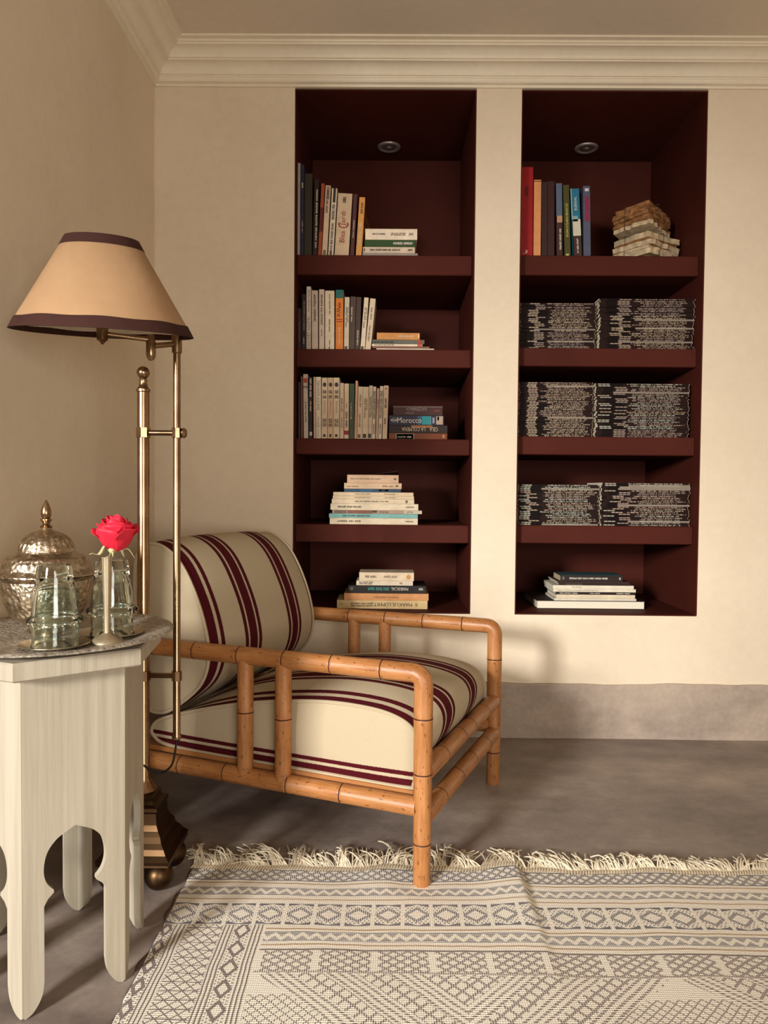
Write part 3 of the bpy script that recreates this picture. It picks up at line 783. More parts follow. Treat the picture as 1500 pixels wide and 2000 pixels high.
# ------------------------------------------------------------------ books
YB = D+.062
INK, WHITE, REDI, CRM = cm((52, 40, 34)), cm((222, 212, 196)), cm((140, 26, 26)), cm((214, 192, 160))
bookn = [0]
def book_mesh(name, w_, h_, d_, cover, pages, flat, hard, patches=()):
    """Local: x across the face, z up, y into the shelf; the spine looks towards -y. flat = lying (thickness along z)."""
    t = .0014 if not hard else .0028; i = .0008 if not hard else .003
    mb = MB(); b = .0006
    if not flat:
        mb.box(-w_/2, w_/2, 0, t, 0, h_, b); mb.box(-w_/2, -w_/2+t, t, d_, 0, h_); mb.box(w_/2-t, w_/2, t, d_, 0, h_)
    else:
        mb.box(-w_/2, w_/2, 0, t, 0, h_, b); mb.box(-w_/2, w_/2, t, d_, 0, t); mb.box(-w_/2, w_/2, t, d_, h_-t, h_)
    o = mb.build(name, cover, None, smooth=False)
    pg = MB()
    if not flat: pg.box(-w_/2+t, w_/2-t, t, d_-i, i, h_-i)
    else: pg.box(-w_/2+i, w_/2-i, t, d_-i, t, h_-t)
    pg.build('page_block', pages, o, smooth=False)
    for (a0, a1, c0, c1, c) in patches:       # coloured zones of the spine, as fractions
        MB().box(-w_/2+w_*a0, -w_/2+w_*a1, -.0003, .0002, h_*c0, h_*c1).build('spine_panel', cm(c), o, smooth=False)
    return o
def letter_all(o, w_, h_, letters):
    for L in letters:
        st, fx, fz, fl, fh, mt, rot = L[:7]; bookn[0] += 1
        lettering(o, (fx-.5)*w_, fz*h_, 0, fl, fh, st, mt, rot, bookn[0], L[7] if len(L) > 7 else 3)
def upright(xb0, xb1, xt0, yt, zs, c, label, Y=YB, dep=.15, hard=False, patches=(), letters=(), group=None, pages=None):
    ybp = at(0, 0, Y)  # noqa
    zb = zs
    # pixel -> shelf position at the spine's depth
    def xw(px, py): return at(px, py, Y).x
    # find pixel row of the shelf at this depth
    lo, hi = 0, 2000
    for _ in range(30):
        mid = (lo+hi)/2
        if at(xb0, mid, Y).z > zs: lo = mid
        else: hi = mid
    pyb = lo
    a, b_ = xw(xb0, pyb), xw(xb1, pyb); top = at(xt0, yt, Y); h_ = top.z-zs
    lean = math.atan2(top.x-a, h_); w_ = (b_-a)*math.cos(lean); h_ = h_/math.cos(lean)-abs(w_*math.sin(lean))*.5
    o = book_mesh('book', w_-.0006, h_, dep, cm(c), pages or M_PAGE, False, hard, patches)
    o.location = ((a+b_)/2, Y, zs+abs(w_/2*math.sin(lean))); o.rotation_euler = (0, lean, 0)
    tag(o, label, 'book', group)
    letter_all(o, w_, h_, [(q[0], q[1], q[2], q[3]*h_, q[4]*w_)+tuple(q[5:]) for q in letters])
    return o
def stack(items, zs, Y, dep, group, name='book'):
    """items from bottom to top: (x0,x1,y_top,y_bottom,colour,label,opts)."""
    z = zs
    for it in items:
        x0, x1, y0, y1, c, label = it[:6]; k = it[6] if len(it) > 6 else {}
        h_ = max(.0035, at(x0, y0, Y).z-at(x0, y1, Y).z); ym = (y0+y1)/2
        a, b_ = at(x0, ym, Y).x, at(x1, ym, Y).x; w_ = b_-a
        o = book_mesh(k.get('name', name), w_, h_-.0004, k.get('dep', dep), cm(c), k.get('pages', M_PAGE), True, k.get('hard', False), k.get('patches', ()))
        o.location = ((a+b_)/2, Y+k.get('dy', 0), z); o.rotation_euler = (0, 0, k.get('rz', 0)); tag(o, label, k.get('cat', 'book'), group); z += h_
        letter_all(o, w_, h_, [(q[0], q[1], q[2], q[3]*w_, q[4]*h_)+tuple(q[5:]) for q in k.get('letters', ())])
        if 'post' in k: k['post'](o, w_, h_)
    return z
sL, sR = [q[0] for q in SH[0]], [q[0] for q in SH[1]]
# left niche, top shelf ------------------------------------------------------
g = 'books standing on the top shelf of the left niche'
upright(579, 585.8, 580, 318, sL[0], (168, 152, 142), 'tall thin grey book against the side of the left niche, top shelf', dep=.2, group=g)
upright(587.2, 593.2, 588, 321, sL[0], (38, 40, 66), 'tall thin navy book beside the grey one, top left shelf', dep=.2, group=g, letters=((None, .5, .78, .07, .5, WHITE, 90, 1), (None, .5, .33, .14, .25, CRM, 90, 2)))
upright(593.8, 609, 595, 339, sL[0], (52, 44, 28), 'thick dark olive book on the top left shelf', dep=.2, hard=True, group=g)
upright(610.5, 620, 614, 350, sL[0], (34, 14, 14), 'near-black book with pale spine lettering, top left shelf', dep=.19, group=g, letters=((None, .62, .5, .78, .36, CRM, 90, 5),))
upright(620.6, 627.5, 627.5, 358, sL[0], (158, 70, 38), 'slim orange-brown book with a maroon spine band, top left shelf', group=g, patches=((0, 1, .34, .67, (92, 24, 24)),))
upright(628.3, 638.5, 636, 362, sL[0], (212, 184, 152), 'cream paperback with a dark-lettered box at its spine top, top left shelf', group=g, patches=((.22, .82, .80, .985, (150, 124, 104)), (.2, .75, .02, .09, (120, 96, 70))), letters=((None, .52, .89, .15, .4, INK, 90, 1), (None, .45, .71, .2, .4, INK, 90, 2)))
upright(640.6, 651, 648.5, 367.5, sL[0], (222, 204, 180), 'white paperback with a black strip at its spine top, top left shelf', group=g, patches=((.28, .76, .79, 1, (48, 40, 30)), (.25, .7, .02, .09, (90, 76, 60))), letters=((None, .5, .66, .24, .5, INK, 90, 2), (None, .5, .30, .40, .42, INK, 90, 4)))
upright(653, 681, 660.5, 377.5, sL[0], (208, 180, 146), 'widest cream paperback with red script on a creased spine, top left shelf', dep=.16, group=g, letters=((None, .5, .895, .06, .4, INK, 0, 1), ('Jardi', .5, .60, .23, .44, REDI, 90), ('C', .5, .49, .09, .75, REDI, 90), ('Blea', .46, .31, .18, .36, REDI, 90)))
upright(683.5, 691.5, 690.5, 378.5, sL[0], (78, 36, 38), 'dark plum paperback between the wide cream one and the ochre one', group=g, letters=((None, .5, .45, .3, .25, CRM, 90, 2),))
def flare(o, w_, h_):
    vs = []; fs = []
    for j in range(9):
        t = j/8
        for i in range(2):
            zz = (h_*.60, h_*.99)[i]-.0
            vs.append((w_/2+.0006+.032*t**1.5*(1 if i == 0 else .35), .002+.115*t, zz-(.16*t*h_ if i else 0)))
    for j in range(8): fs.append((2*j, 2*j+1, 2*j+3, 2*j+2))
    q = MB().add(vs, fs).build('curling_cover', cm((118, 62, 28)), o, fixn=False); m_ = q.modifiers.new('t', 'SOLIDIFY'); m_.thickness = .0007
ob = upright(694.5, 706, 702, 385, sL[0], (214, 152, 78), 'ochre paperback with a curling cover ending the top left row', group=g, letters=((None, .55, .82, .2, .4, cm((120, 70, 30)), 90, 2), (None, .5, .40, .4, .45, CRM, 90, 3)))
flare(ob, .02, ob.dimensions.z if ob.dimensions.z else .2)
g = 'books lying on the top shelf of the left niche'
stack([
 (708, 816, 489.5, 497, (148, 138, 122), 'flat grey book at the bottom of the top left pile', {'dep': .2}),
 (709, 810.5, 477.5, 489.5, (206, 184, 160), 'pale book with dark print under the green one', {'letters': ((None, .33, .5, .42, .3, INK, 180, 4), (None, .62, .5, .18, .3, INK, 180, 1), (None, .9, .5, .1, .35, INK, 180, 1), (None, .03, .5, .03, .5, INK, 0, 1))}),
 (712, 811.5, 463.5, 477.5, (44, 70, 28), 'dark green book in the pile on the top left shelf', {'letters': ((None, .74, .5, .40, .34, WHITE, 180, 2),)}),
 (713.5, 815, 442, 463.5, (232, 212, 186), 'thick white paperback topping the top left pile', {'letters': ((None, .25, .52, .26, .14, INK, 180, 3), (None, .62, .58, .30, .1, INK, 180, 2), (None, .62, .44, .30, .1, INK, 180, 3), (None, .89, .5, .10, .26, cm((140, 124, 108)), 0, 1))}),
], sL[0], YB, .14, g)
# left niche, second shelf
g = 'books standing on the second shelf of the left niche'
upright(581, 588.5, 581, 602, sL[1], (46, 18, 14), 'darkest short book hard against the left side, second left shelf', group=g, letters=((None, .5, .45, .5, .22, cm((120, 96, 84)), 90, 3),))
upright(589, 597.5, 589.5, 574, sL[1], (40, 16, 14), 'dark book with faint white lettering on the second left shelf', group=g, letters=((None, .55, .62, .55, .32, cm((150, 132, 116)), 90, 4), (None, .5, .17, .14, .2, CRM, 90, 1)))
upright(598.3, 607, 598.6, 559.5, sL[1], (216, 200, 184), 'tallest white paperback with bold title, second left shelf', group=g, letters=(('CASSONET AGUSTIN', .5, .27, .50, .62, INK, 90), ('Fernanda Cosme', .5, .78, .34, .4, INK, 90)))
upright(608.8, 621.2, 608.4, 567, sL[1], (200, 176, 154), 'beige paperback with a dark title, second left shelf, beside the tallest white one', group=g, letters=((None, .5, .72, .48, .34, INK, 90, 2),))
upright(623, 633.5, 623, 565, sL[1], (206, 184, 162), 'narrow beige paperback, second left shelf, fifth in its row', group=g, letters=((None, .5, .68, .52, .34, INK, 90, 3), (None, .5, .3, .14, .2, INK, 90, 1)))
upright(634.8, 653, 634.8, 567.5, sL[1], (218, 198, 168), 'wide cream paperback left of the orange book', group=g, letters=((None, .5, .78, .36, .14, INK, 90, 3), (None, .48, .42, .24, .14, INK, 90, 2), (None, .5, .13, .1, .12, INK, 90, 1), (None, .47, .035, .025, .26, INK, 0, 1)))
upright(655, 670.3, 655.6, 566, sL[1], (214, 122, 34), 'orange book with a teal spine top on the second left shelf', group=g, patches=((0, 1, .86, 1, (34, 96, 92)),), letters=(('W', .38, .66, .09, .5, cm((40, 24, 50)), -90), ('e', .38, .575, .05, .4, cm((40, 24, 50)), -90), ('ll', .5, .49, .05, .75, cm((150, 30, 24)), -90), (None, .5, .24, .3, .22, CRM, 90, 3), (None, .5, .75, .09, .3, cm((150, 30, 24)), 90, 1)))
upright(671.6, 681.2, 673.2, 580, sL[1], (206, 188, 164), 'cream paperback right of the orange book', group=g, patches=((.1, .7, .01, .07, (84, 70, 56)),), letters=((None, .38, .63, .4, .24, INK, 90, 3), (None, .7, .68, .3, .22, INK, 90, 2)))
upright(681.6, 692.6, 684.5, 579, sL[1], (74, 54, 40), 'dark brown paperback, left of the two brown ones, second left shelf', group=g, letters=((None, .3, .68, .3, .25, CRM, 90, 2),))
upright(693, 702.8, 696, 580, sL[1], (66, 46, 34), 'dark brown paperback, right of the two brown ones, second left shelf', group=g, letters=((None, .5, .24, .3, .3, CRM, 90, 2),))
upright(703.5, 712.4, 711.3, 581, sL[1], (218, 198, 168), 'leaning cream paperback, second from the right end of its row', group=g, patches=((.1, .7, .01, .07, (84, 66, 50)),), letters=((None, .4, .63, .42, .26, INK, 90, 3), (None, .72, .7, .26, .2, INK, 90, 2)))
upright(713, 724, 723, 583, sL[1], (210, 188, 158), 'leaning cream paperback with script title ending the second row', group=g, letters=((None, .5, .72, .26, .3, cm((110, 92, 70)), 90, 2), (None, .45, .33, .32, .3, cm((110, 92, 70)), 90, 3)))
g = 'books lying on the second shelf of the left niche'
stack([
 (735, 848, 677.5, 681.5, (222, 208, 184), 'thin white booklet sticking out at the bottom, second left shelf', {'name': 'booklet', 'cat': 'booklet', 'dep': .2}),
 (727, 839, 673.5, 677.5, (128, 84, 66), 'thin brown booklet above the white one, second left shelf', {'name': 'booklet', 'cat': 'booklet', 'dep': .19}),
 (726.5, 825, 669, 673.5, (220, 200, 172), 'thin cream book with black print, second left shelf', {'letters': ((None, .25, .5, .40, .4, INK, 0, 5),), 'patches': ((.9, .99, 0, 1, (190, 90, 70)),)}),
 (727.5, 829, 660.5, 669, (96, 94, 80), 'grey-green book with a red patch, second left shelf', {'patches': ((.875, .95, .05, .95, (168, 60, 44)),), 'letters': ((None, .22, .4, .4, .5, cm((60, 56, 48)), 0, 4),)}),
 (736, 820, 647, 660.5, (196, 132, 68), 'tan orange paperback topping the second left pile', {'rz': .02, 'letters': ((None, .66, .5, .36, .3, CRM, 180, 3),), 'patches': ((.955, .985, .3, .75, (226, 200, 130)),)}),
], sL[1], YB, .14, g)
# left niche, third shelf
g = 'books standing on the third shelf of the left niche'
upright(582.5, 586.5, 582.5, 746, sL[2], (52, 38, 46), 'thin dark book first on the third left shelf', group=g)
upright(587.5, 592, 587, 735, sL[2], (104, 60, 42), 'thin brown book second on the third left shelf', group=g)
upright(593.2, 602, 592, 730.5, sL[2], (196, 176, 156), 'grey-white paperback with a red spine patch, third left shelf', group=g, patches=((.1, .9, .865, .935, (170, 60, 44)),), letters=((None, .5, .80, .1, .5, INK, 0, 1), (None, .5, .42, .34, .3, INK, 90, 4)))
upright(602.5, 610, 602.5, 736.5, sL[2], (34, 16, 16), 'black paperback with white lettering, third left shelf', group=g, patches=((.3, .95, .05, .11, (196, 184, 170)),), letters=((None, .55, .82, .32, .45, WHITE, -90, 3), (None, .55, .52, .18, .35, CRM, -90, 2)))
upright(612.3, 617, 612, 736, sL[2], (196, 156, 132), 'thin pinkish book beside the black one, third left shelf', group=g)
upright(617.4, 627.3, 617, 736, sL[2], (220, 202, 176), 'white paperback with bold black title reading downward, third left shelf', group=g, letters=(('CERVANTE AGUIRRE', .45, .70, .48, .5, INK, -90), ('Fernando Cosme', .45, .19, .32, .34, INK, -90)))
for k, (a, b_, c, ti, lab) in enumerate(((628, 639.3, (208, 186, 154), 'SANTI', 'left'), (639.8, 650.6, (206, 170, 138), 'TOMAS', 'middle'), (651, 662.8, (214, 192, 160), 'VARGAS', 'right'))):
    upright(a, b_, a+.4, 737.5, sL[2], c, lab+' of three matching paperbacks with a black head emblem, third left shelf', group=g, letters=((None, .5, .77, .06, .62, INK, 90, 1), (None, .5, .69, .06, .62, INK, 90, 1), (ti, .5, .52, .2, .34, cm((130, 104, 78)), 90), (None, .35, .27, .14, .3, INK, 90, 2), (None, .7, .27, .14, .3, INK, 90, 2)))
    e = bpy.context.scene.collection.objects[-1]
    root = [q for q in C.objects if q.get('label', '').startswith(lab+' of three matching')][0]
    hh = max(v.co.z for v in root.data.vertices); ww = max(v.co.x for v in root.data.vertices)*2
    MB().lathe([(.0001, 0), (ww*.3, 0), (ww*.33, .0004), (.0001, .0005)], 14, lambda r, z, a_, i: (r*(1.15 if abs(math.sin(a_)) > .6 else .95), z), M=Matrix.Translation((0, -.0002, hh*.885)) @ Matrix.Rotation(PI/2, 4, 'X')).build('spine_emblem', INK, root, smooth=False)
    MB().box(-ww*.22, ww*.2, -.0006, 0, hh*.03, hh*.075).build('spine_emblem', INK, root, smooth=False)
upright(663.5, 671.2, 664, 748, sL[2], (212, 184, 156), 'beige paperback right of the three emblem books', group=g, letters=((None, .5, .62, .26, .4, cm((110, 50, 44)), 90, 2), (None, .5, .3, .2, .25, INK, 90, 2)))
upright(672, 681, 672.6, 749, sL[2], (218, 190, 156), 'beige paperback with a red label near its foot, third left shelf', group=g, patches=((0, 1, .075, .15, (150, 30, 24)),), letters=((None, .5, .36, .3, .4, INK, 90, 2), (None, .45, .6, .1, .2, INK, 90, 1)))
upright(681.8, 691.8, 682.5, 749, sL[2], (62, 78, 54), 'green book with pale lettering on the third left shelf', group=g, letters=(('CASTOR', .35, .50, .3, .3, CRM, -90),))
upright(692.2, 697, 694.3, 743.5, sL[2], (214, 158, 132), 'thin salmon pink book beside the green one', group=g)
upright(697.4, 707, 699.6, 755, sL[2], (212, 190, 158), 'cream paperback just right of the salmon pink one', group=g, patches=((.1, .7, .02, .09, (110, 88, 66)),), letters=((None, .5, .74, .26, .3, cm((110, 92, 70)), 90, 2), (None, .45, .36, .26, .3, cm((110, 92, 70)), 90, 2)))
upright(707.3, 718.5, 709.2, 755.5, sL[2], (216, 192, 160), 'cream paperback with a dark square at its foot, sixth from the row end', group=g, patches=((.1, .7, .02, .10, (56, 44, 36)),), letters=((None, .4, .6, .4, .2, INK, 90, 3), (None, .68, .68, .24, .2, INK, 90, 2)))
upright(718.8, 726.2, 721, 753, sL[2], (206, 184, 154), 'cream paperback with two lines of small print, fifth from the row end', group=g, patches=((.05, .8, .02, .10, (64, 50, 40)),), letters=((None, .35, .6, .4, .26, INK, 90, 3), (None, .7, .62, .4, .22, INK, 90, 3)))
upright(726.5, 732.3, 729, 755, sL[2], (216, 198, 176), 'slim white book with heavy black title, fourth from the row end', group=g, letters=((None, .5, .66, .54, .6, INK, 90, 4), (None, .5, .2, .2, .4, INK, 90, 2)))
upright(733.2, 738.3, 736.2, 758.5, sL[2], (196, 160, 128), 'slim tan book, third from the row end, third left shelf', group=g, letters=((None, .5, .7, .2, .4, cm((130, 60, 50)), 90, 2),))
upright(738.6, 745.2, 742.4, 754, sL[2], (220, 200, 180), 'slim white book with black title, next to last on the third left shelf', group=g, letters=((None, .5, .66, .54, .6, INK, 90, 4), (None, .5, .2, .2, .4, INK, 90, 2)))
upright(746.4, 756, 749.6, 753, sL[2], (212, 184, 154), 'cream paperback with bold print ending the third left row', group=g, letters=((None, .5, .68, .2, .42, INK, 90, 2), (None, .48, .35, .13, .36, INK, 90, 1), (None, .5, .94, .05, .4, cm((140, 80, 60)), 0, 1)))
g = 'books lying on the third shelf of the left niche'
def glob(o, w_, h_):
    MB().tube([(-w_*.41+.010*math.cos(t*PI/8), -.0005, h_*.5+h_*.2*math.sin(t*PI/8)) for t in range(16)], .0006, 5, False, closed=True).build('globe_mark', WHITE, o)
    MB().box(-w_*.47, -w_*.35, -.0006, 0, h_*.46, h_*.54).build('globe_mark', WHITE, o, smooth=False)
stack([
 (759.5, 873.5, 843, 855.5, (122, 60, 22), 'brown book with a black title box at the bottom of the third left pile', {'patches': ((.12, .43, .03, .92, (196, 176, 160)), (.13, .42, .06, .86, (22, 12, 10)), (.92, .955, .3, .75, (196, 130, 90))), 'letters': (('CAUDRON', .22, .38, .14, .26, WHITE, 0), (None, .355, .38, .08, .26, WHITE, 0, 1))}),
 (759.5, 874, 827.5, 843, (38, 16, 12), 'dark book lettered CELA LA COLMENA upside down', {'patches': ((.38, .74, .7, .99, (170, 110, 60)),), 'letters': (('CELA', .765, .48, .14, .5, CRM, 180), ('LA COLMENA', .42, .48, .40, .5, CRM, 180))}),
 (760, 867, 808.5, 827.5, (40, 40, 62), 'blue guidebook lettered Morocco on its spine', {'post': glob, 'patches': ((.52, .6, .06, .94, (44, 92, 118)), (.6, .76, .06, .94, (40, 148, 158)), (.755, .765, .06, .94, (200, 210, 205)), (.79, .83, .2, .8, (150, 150, 176)), (.86, .98, .08, .95, (188, 164, 142)), (.88, .91, .5, .9, (140, 40, 36))), 'letters': (('Morocco', .37, .5, .44, .55, WHITE, 0),)}),
 (768, 864.5, 790, 808.5, (66, 32, 28), 'dark brown book with upside-down capitals topping the third left pile', {'patches': ((0, 1, .85, .99, (104, 84, 74)),), 'letters': (('KATZENBACH', .47, .66, .40, .34, cm((150, 136, 122)), 180), ('JOHN', .34, .28, .16, .26, cm((150, 136, 122)), 180), (None, .87, .5, .14, .2, cm((150, 60, 50)), 180, 1))}),
], sL[2], YB, .14, g)
# left niche, fourth shelf
g = 'books piled on the fourth shelf of the left niche'
def lifted(o, w_, h_):
    vs = []; fs = []
    for j in range(9):
        t = j/8; x = -w_/2+w_*t; z = h_+.0015+.016*max(0, t-.45)**1.6/.38
        vs += [(x, 0, z), (x, .13, h_+.0015+.002*t)]
    for j in range(8): fs.append((2*j, 2*j+1, 2*j+3, 2*j+2))
    q = MB().add(vs, fs).build('curling_cover', cm((70, 44, 38)), o, fixn=False); m_ = q.modifiers.new('t', 'SOLIDIFY'); m_.thickness = .0006
stack([
 (644, 816, 1010.5, 1023, (226, 208, 178), 'white art book at the very bottom of the fourth left pile', {'letters': ((None, .21, .5, .28, .28, INK, 180, 3), (None, .91, .5, .1, .2, INK, 0, 1))}),
 (642.5, 816, 1002, 1010.5, (126, 178, 172), 'aqua book second from the bottom of the fourth left pile', {'letters': ((None, .30, .5, .32, .3, INK, 180, 4),)}),
 (649, 824, 995, 1002, (178, 148, 128), 'book with a photographic spine jutting out to the right, fourth left pile', {'patches': ((.02, .16, .1, .9, (120, 96, 82)), (.17, .45, .1, .9, (134, 84, 66)), (.45, .5, .3, .9, (70, 50, 44)), (.8, 1, .05, .95, (196, 186, 160))), 'letters': ((None, .58, .5, .12, .3, INK, 0, 1), (None, .88, .5, .08, .3, INK, 0, 1))}),
 (645.5, 817, 982.5, 995, (228, 210, 180), 'thick white art book in the middle of the fourth left pile', {'letters': ((None, .21, .5, .28, .3, INK, 180, 3), (None, .91, .5, .1, .2, INK, 0, 1))}),
 (648, 809, 973.5, 982.5, (226, 206, 174), 'white book with a bracketed title in the fourth left pile', {'letters': ((None, .48, .5, .42, .26, INK, 180, 6), (None, .91, .5, .03, .6, INK, 0, 1))}),
 (650, 808.5, 967.3, 973.5, (222, 200, 166), 'lower of the two thin cream twins in the fourth left pile', {'letters': ((None, .36, .5, .2, .24, cm((120, 100, 80)), 180, 3), (None, .7, .5, .14, .22, cm((120, 100, 80)), 180, 3))}),
 (651, 807.5, 960, 967.3, (222, 198, 162), 'upper of the two thin cream twins in the fourth left pile', {'letters': ((None, .36, .5, .2, .24, cm((120, 100, 80)), 180, 3), (None, .7, .5, .14, .22, cm((120, 100, 80)), 180, 3))}),
 (672, 783, 953.5, 960, (40, 72, 96), 'thin blue book in the fourth left pile', {'patches': ((.28, .5, .1, .9, (44, 92, 130)), (.6, .78, .3, .9, (30, 24, 24)), (.62, .66, .4, .8, (210, 200, 180)), (.72, .78, .4, .8, (196, 186, 160)))}),
 (672, 784.5, 942, 953.5, (214, 182, 148), 'peach paperback above the thin blue book', {'letters': ((None, .16, .4, .2, .2, cm((140, 110, 84)), 0, 2), (None, .75, .45, .2, .26, cm((140, 110, 84)), 180, 2), (None, .92, .5, .06, .3, INK, 0, 1))}),
 (678, 778.5, 925, 941, (216, 180, 146), 'peach paperback with a curling dark cover topping the fourth left pile', {'post': lifted, 'letters': ((None, .35, .5, .6, .1, INK, 180, 6), (None, .94, .5, .07, .22, INK, 0, 1))}),
], sL[3], YB-.004, .17, g)
# left niche, floor
g = 'books piled on the floor of the left niche'
def orb(o, w_, h_):
    MB().lathe([(.0001, 0), (.0085, 0), (.0085, .0004), (.0001, .0005)], 20, M=Matrix.Translation((w_*.40, -.0002, h_*.48)) @ Matrix.Rotation(PI/2, 4, 'X')).build('publisher_mark', cm((206, 150, 86)), o, smooth=False)
stack([
 (658, 835, 1173.5, 1190, (228, 196, 142), 'pale yellow art book lettered MARKUS LÜPERTZ upside down', {'letters': (('MARKUS LÜPERTZ', .60, .47, .46, .5, INK, 180), (None, .26, .60, .24, .16, INK, 180, 4), (None, .26, .34, .22, .14, INK, 180, 4), (None, .88, .5, .03, .4, cm((170, 150, 60)), 0, 1), (None, .05, .5, .03, .2, cm((170, 150, 60)), 0, 1))}),
 (672, 837, 1160, 1173.5, (222, 156, 100), 'orange book lettered in small upside-down script', {'letters': (('Viajeros españoles', .5, .45, .30, .4, cm((120, 70, 36)), 180),)}),
 (680, 832, 1144.5, 1160, (34, 26, 24), 'black book lettered MARISCAL upside down', {'hard': True, 'letters': (('MARISCAL', .66, .58, .22, .4, WHITE, 180), (None, .38, .58, .29, .4, cm((70, 150, 140)), 180, 3), (None, .93, .58, .06, .3, WHITE, 180, 1), (None, .05, .6, .05, .4, cm((130, 120, 110)), 30, 1))}),
 (696, 806.5, 1134, 1143, (228, 210, 184), 'thin white paperback on the black book', {'dep': .11, 'letters': ((None, .16, .7, .26, .24, INK, 180, 3), (None, .16, .35, .24, .24, INK, 180, 3), (None, .79, .5, .06, .5, cm((180, 150, 110)), 0, 1))}),
 (701.5, 808.5, 1117.5, 1134, (230, 208, 176), 'cream paperback with an orange disc on top of the lowest left pile', {'dep': .11, 'post': orb, 'letters': ((None, .56, .5, .26, .26, cm((150, 130, 104)), 180, 2), (None, .2, .5, .22, .26, cm((110, 90, 70)), 180, 2))}),
], NZ0, D+.075, .16, g)
# right niche, top shelf
g = 'books standing on the top shelf of the right niche'
upright(1017, 1040.5, 1018, 326, sR[0], (150, 6, 10), 'tall bright red book at the left end of the right niche', dep=.22, hard=True, group=g, patches=((.3, .6, .68, .78, (96, 4, 8)),), letters=(('J', .38, .055, .045, .3, CRM, 0),))
upright(1041.8, 1056, 1043.2, 351, sR[0], (214, 144, 90), 'peach slipcased book beside the red one', dep=.18, hard=True, group=g, patches=((0, 1, .975, .985, (90, 40, 24)),))
upright(1057.2, 1069, 1057.8, 355, sR[0], (50, 22, 18), 'dark brown book next to the peach one, right niche', dep=.18, group=g)
upright(1069.4, 1083, 1069.8, 353.5, sR[0], (54, 20, 22), 'dark maroon book left of the blue picture spine', dep=.18, group=g)
upright(1087.5, 1099.3, 1085.8, 358, sR[0], (62, 34, 30), 'paperback with a blue spine top and a dark picture below', group=g, patches=((0, 1, .56, 1, (84, 98, 120)), (.1, 1, .47, .56, (186, 140, 108))), letters=((None, .62, .25, .3, .3, WHITE, 90, 3),))
upright(1103, 1114.8, 1099.8, 361, sR[0], (72, 68, 24), 'olive green book with pale yellow title, right niche', group=g, patches=((.2, .7, .02, .045, (190, 180, 120)),), letters=(('ECUNA E CLARAS BRANCUSI', .5, .51, .46, .34, cm((214, 204, 110)), 90),))
upright(1120, 1136.8, 1114.2, 368, sR[0], (30, 110, 136), 'teal book with white title and pale clouds on its spine', group=g, patches=((0, 1, 0, .31, (64, 36, 30)), (0, 1, .31, .55, (204, 196, 172)), (.1, .7, .52, .60, (128, 162, 168)), (0, .07, 0, 1, (210, 196, 176))), letters=(('BUENVAL', .5, .78, .2, .3, WHITE, 90), (None, .55, .17, .22, .2, WHITE, 90, 3)))
upright(1140, 1154, 1138.6, 363, sR[0], (78, 82, 104), 'grey-violet book with magenta lettering ending the right top row', group=g, patches=((.16, .94, .50, .86, (112, 60, 84)), (.25, .8, .925, .965, (206, 206, 204))), letters=((None, .55, .68, .32, .5, cm((150, 24, 66)), 90, 2),))
# tied bundles of old papers
def bundle(name, loc, rz, tilt, W_, L_, layers, label, seed, mtw):
    rn = random.Random(seed); root = tag(empty(name, loc), label, 'papers', 'tied bundles of old papers'); root.rotation_euler = (tilt[0], tilt[1], rz)
    z = 0
    for (h_, m_, ins) in layers:
        P = []; n = 9
        x0, x1, y0, y1 = -W_/2+ins+rn.uniform(-.003, .003), W_/2-ins+rn.uniform(-.003, .003), -L_/2+ins, L_/2-ins
        for e in range(4):
            for k in range(n):
                t = k/n; j = rn.gauss(0, .0024)
                P.append(((x0+(x1-x0)*t, y0+j), (x1+j, y0+(y1-y0)*t), (x1-(x1-x0)*t, y1+j), (x0+j, y1-(y1-y0)*t))[e])
        vs = []; fs = []; N = len(P); rows = 4
        for r in range(rows):
            zz = z+h_*r/(rows-1); q = rn.uniform(-.0012, .0012)
            for (x, y) in P: vs.append((x*(1+q*6)+rn.uniform(-.0008, .0008), y*(1+q*6)+rn.uniform(-.0008, .0008), min(max(zz+rn.uniform(-.0006, .0006) if 0 < r < rows-1 else zz, z), z+h_)))
        for r in range(rows-1):
            for k in range(N): fs.append((r*N+k, r*N+(k+1) % N, (r+1)*N+(k+1) % N, (r+1)*N+k))
        fs.append(tuple(range(N))[::-1]); fs.append(tuple((rows-1)*N+k for k in range(N)))
        ro = rn.uniform(-.07, .07); MB().add(vs, fs, M=Matrix.Rotation(ro, 4, 'Z')).build('paper_sheaf', m_, root, smooth=False); z += h_+.0003
    for ax, t in ((0, .12), (1, -.1)):
        q = .006; a = W_/2+q; b_ = L_/2+q; h0, h1 = -.0001+.0012, z+.0012
        if ax: pts = [(t*W_, -b_, h0), (t*W_, -b_, h1), (t*W_, b_, h1), (t*W_, b_, h0)]
        else: pts = [(-a, t*L_, h0), (-a, t*L_, h1), (a, t*L_, h1), (a, t*L_, h0)]
        MB().tube(pts, .0016, 6, False, closed=True).build('twine', mtw, root)
    return z
bp = at(1262, 498, 2.90)
hz = bundle('paper_bundle', (bp.x, 2.905, sR[0]), math.radians(36), (0, 0), .20, .17, [(.010, M_OLDP, .012), (.005, M_OLDC, .016), (.009, M_OLDP, .02), (.020, M_OLDC, .0), (.010, M_OLDC, .005), (.003, M_OLDP, .006), (.018, M_OLDC, .002), (.010, M_OLDP, .008), (.020, M_OLDC, .006)], 'string-tied bundle of cream papers lying on the top right shelf', 3, M_TWINE)
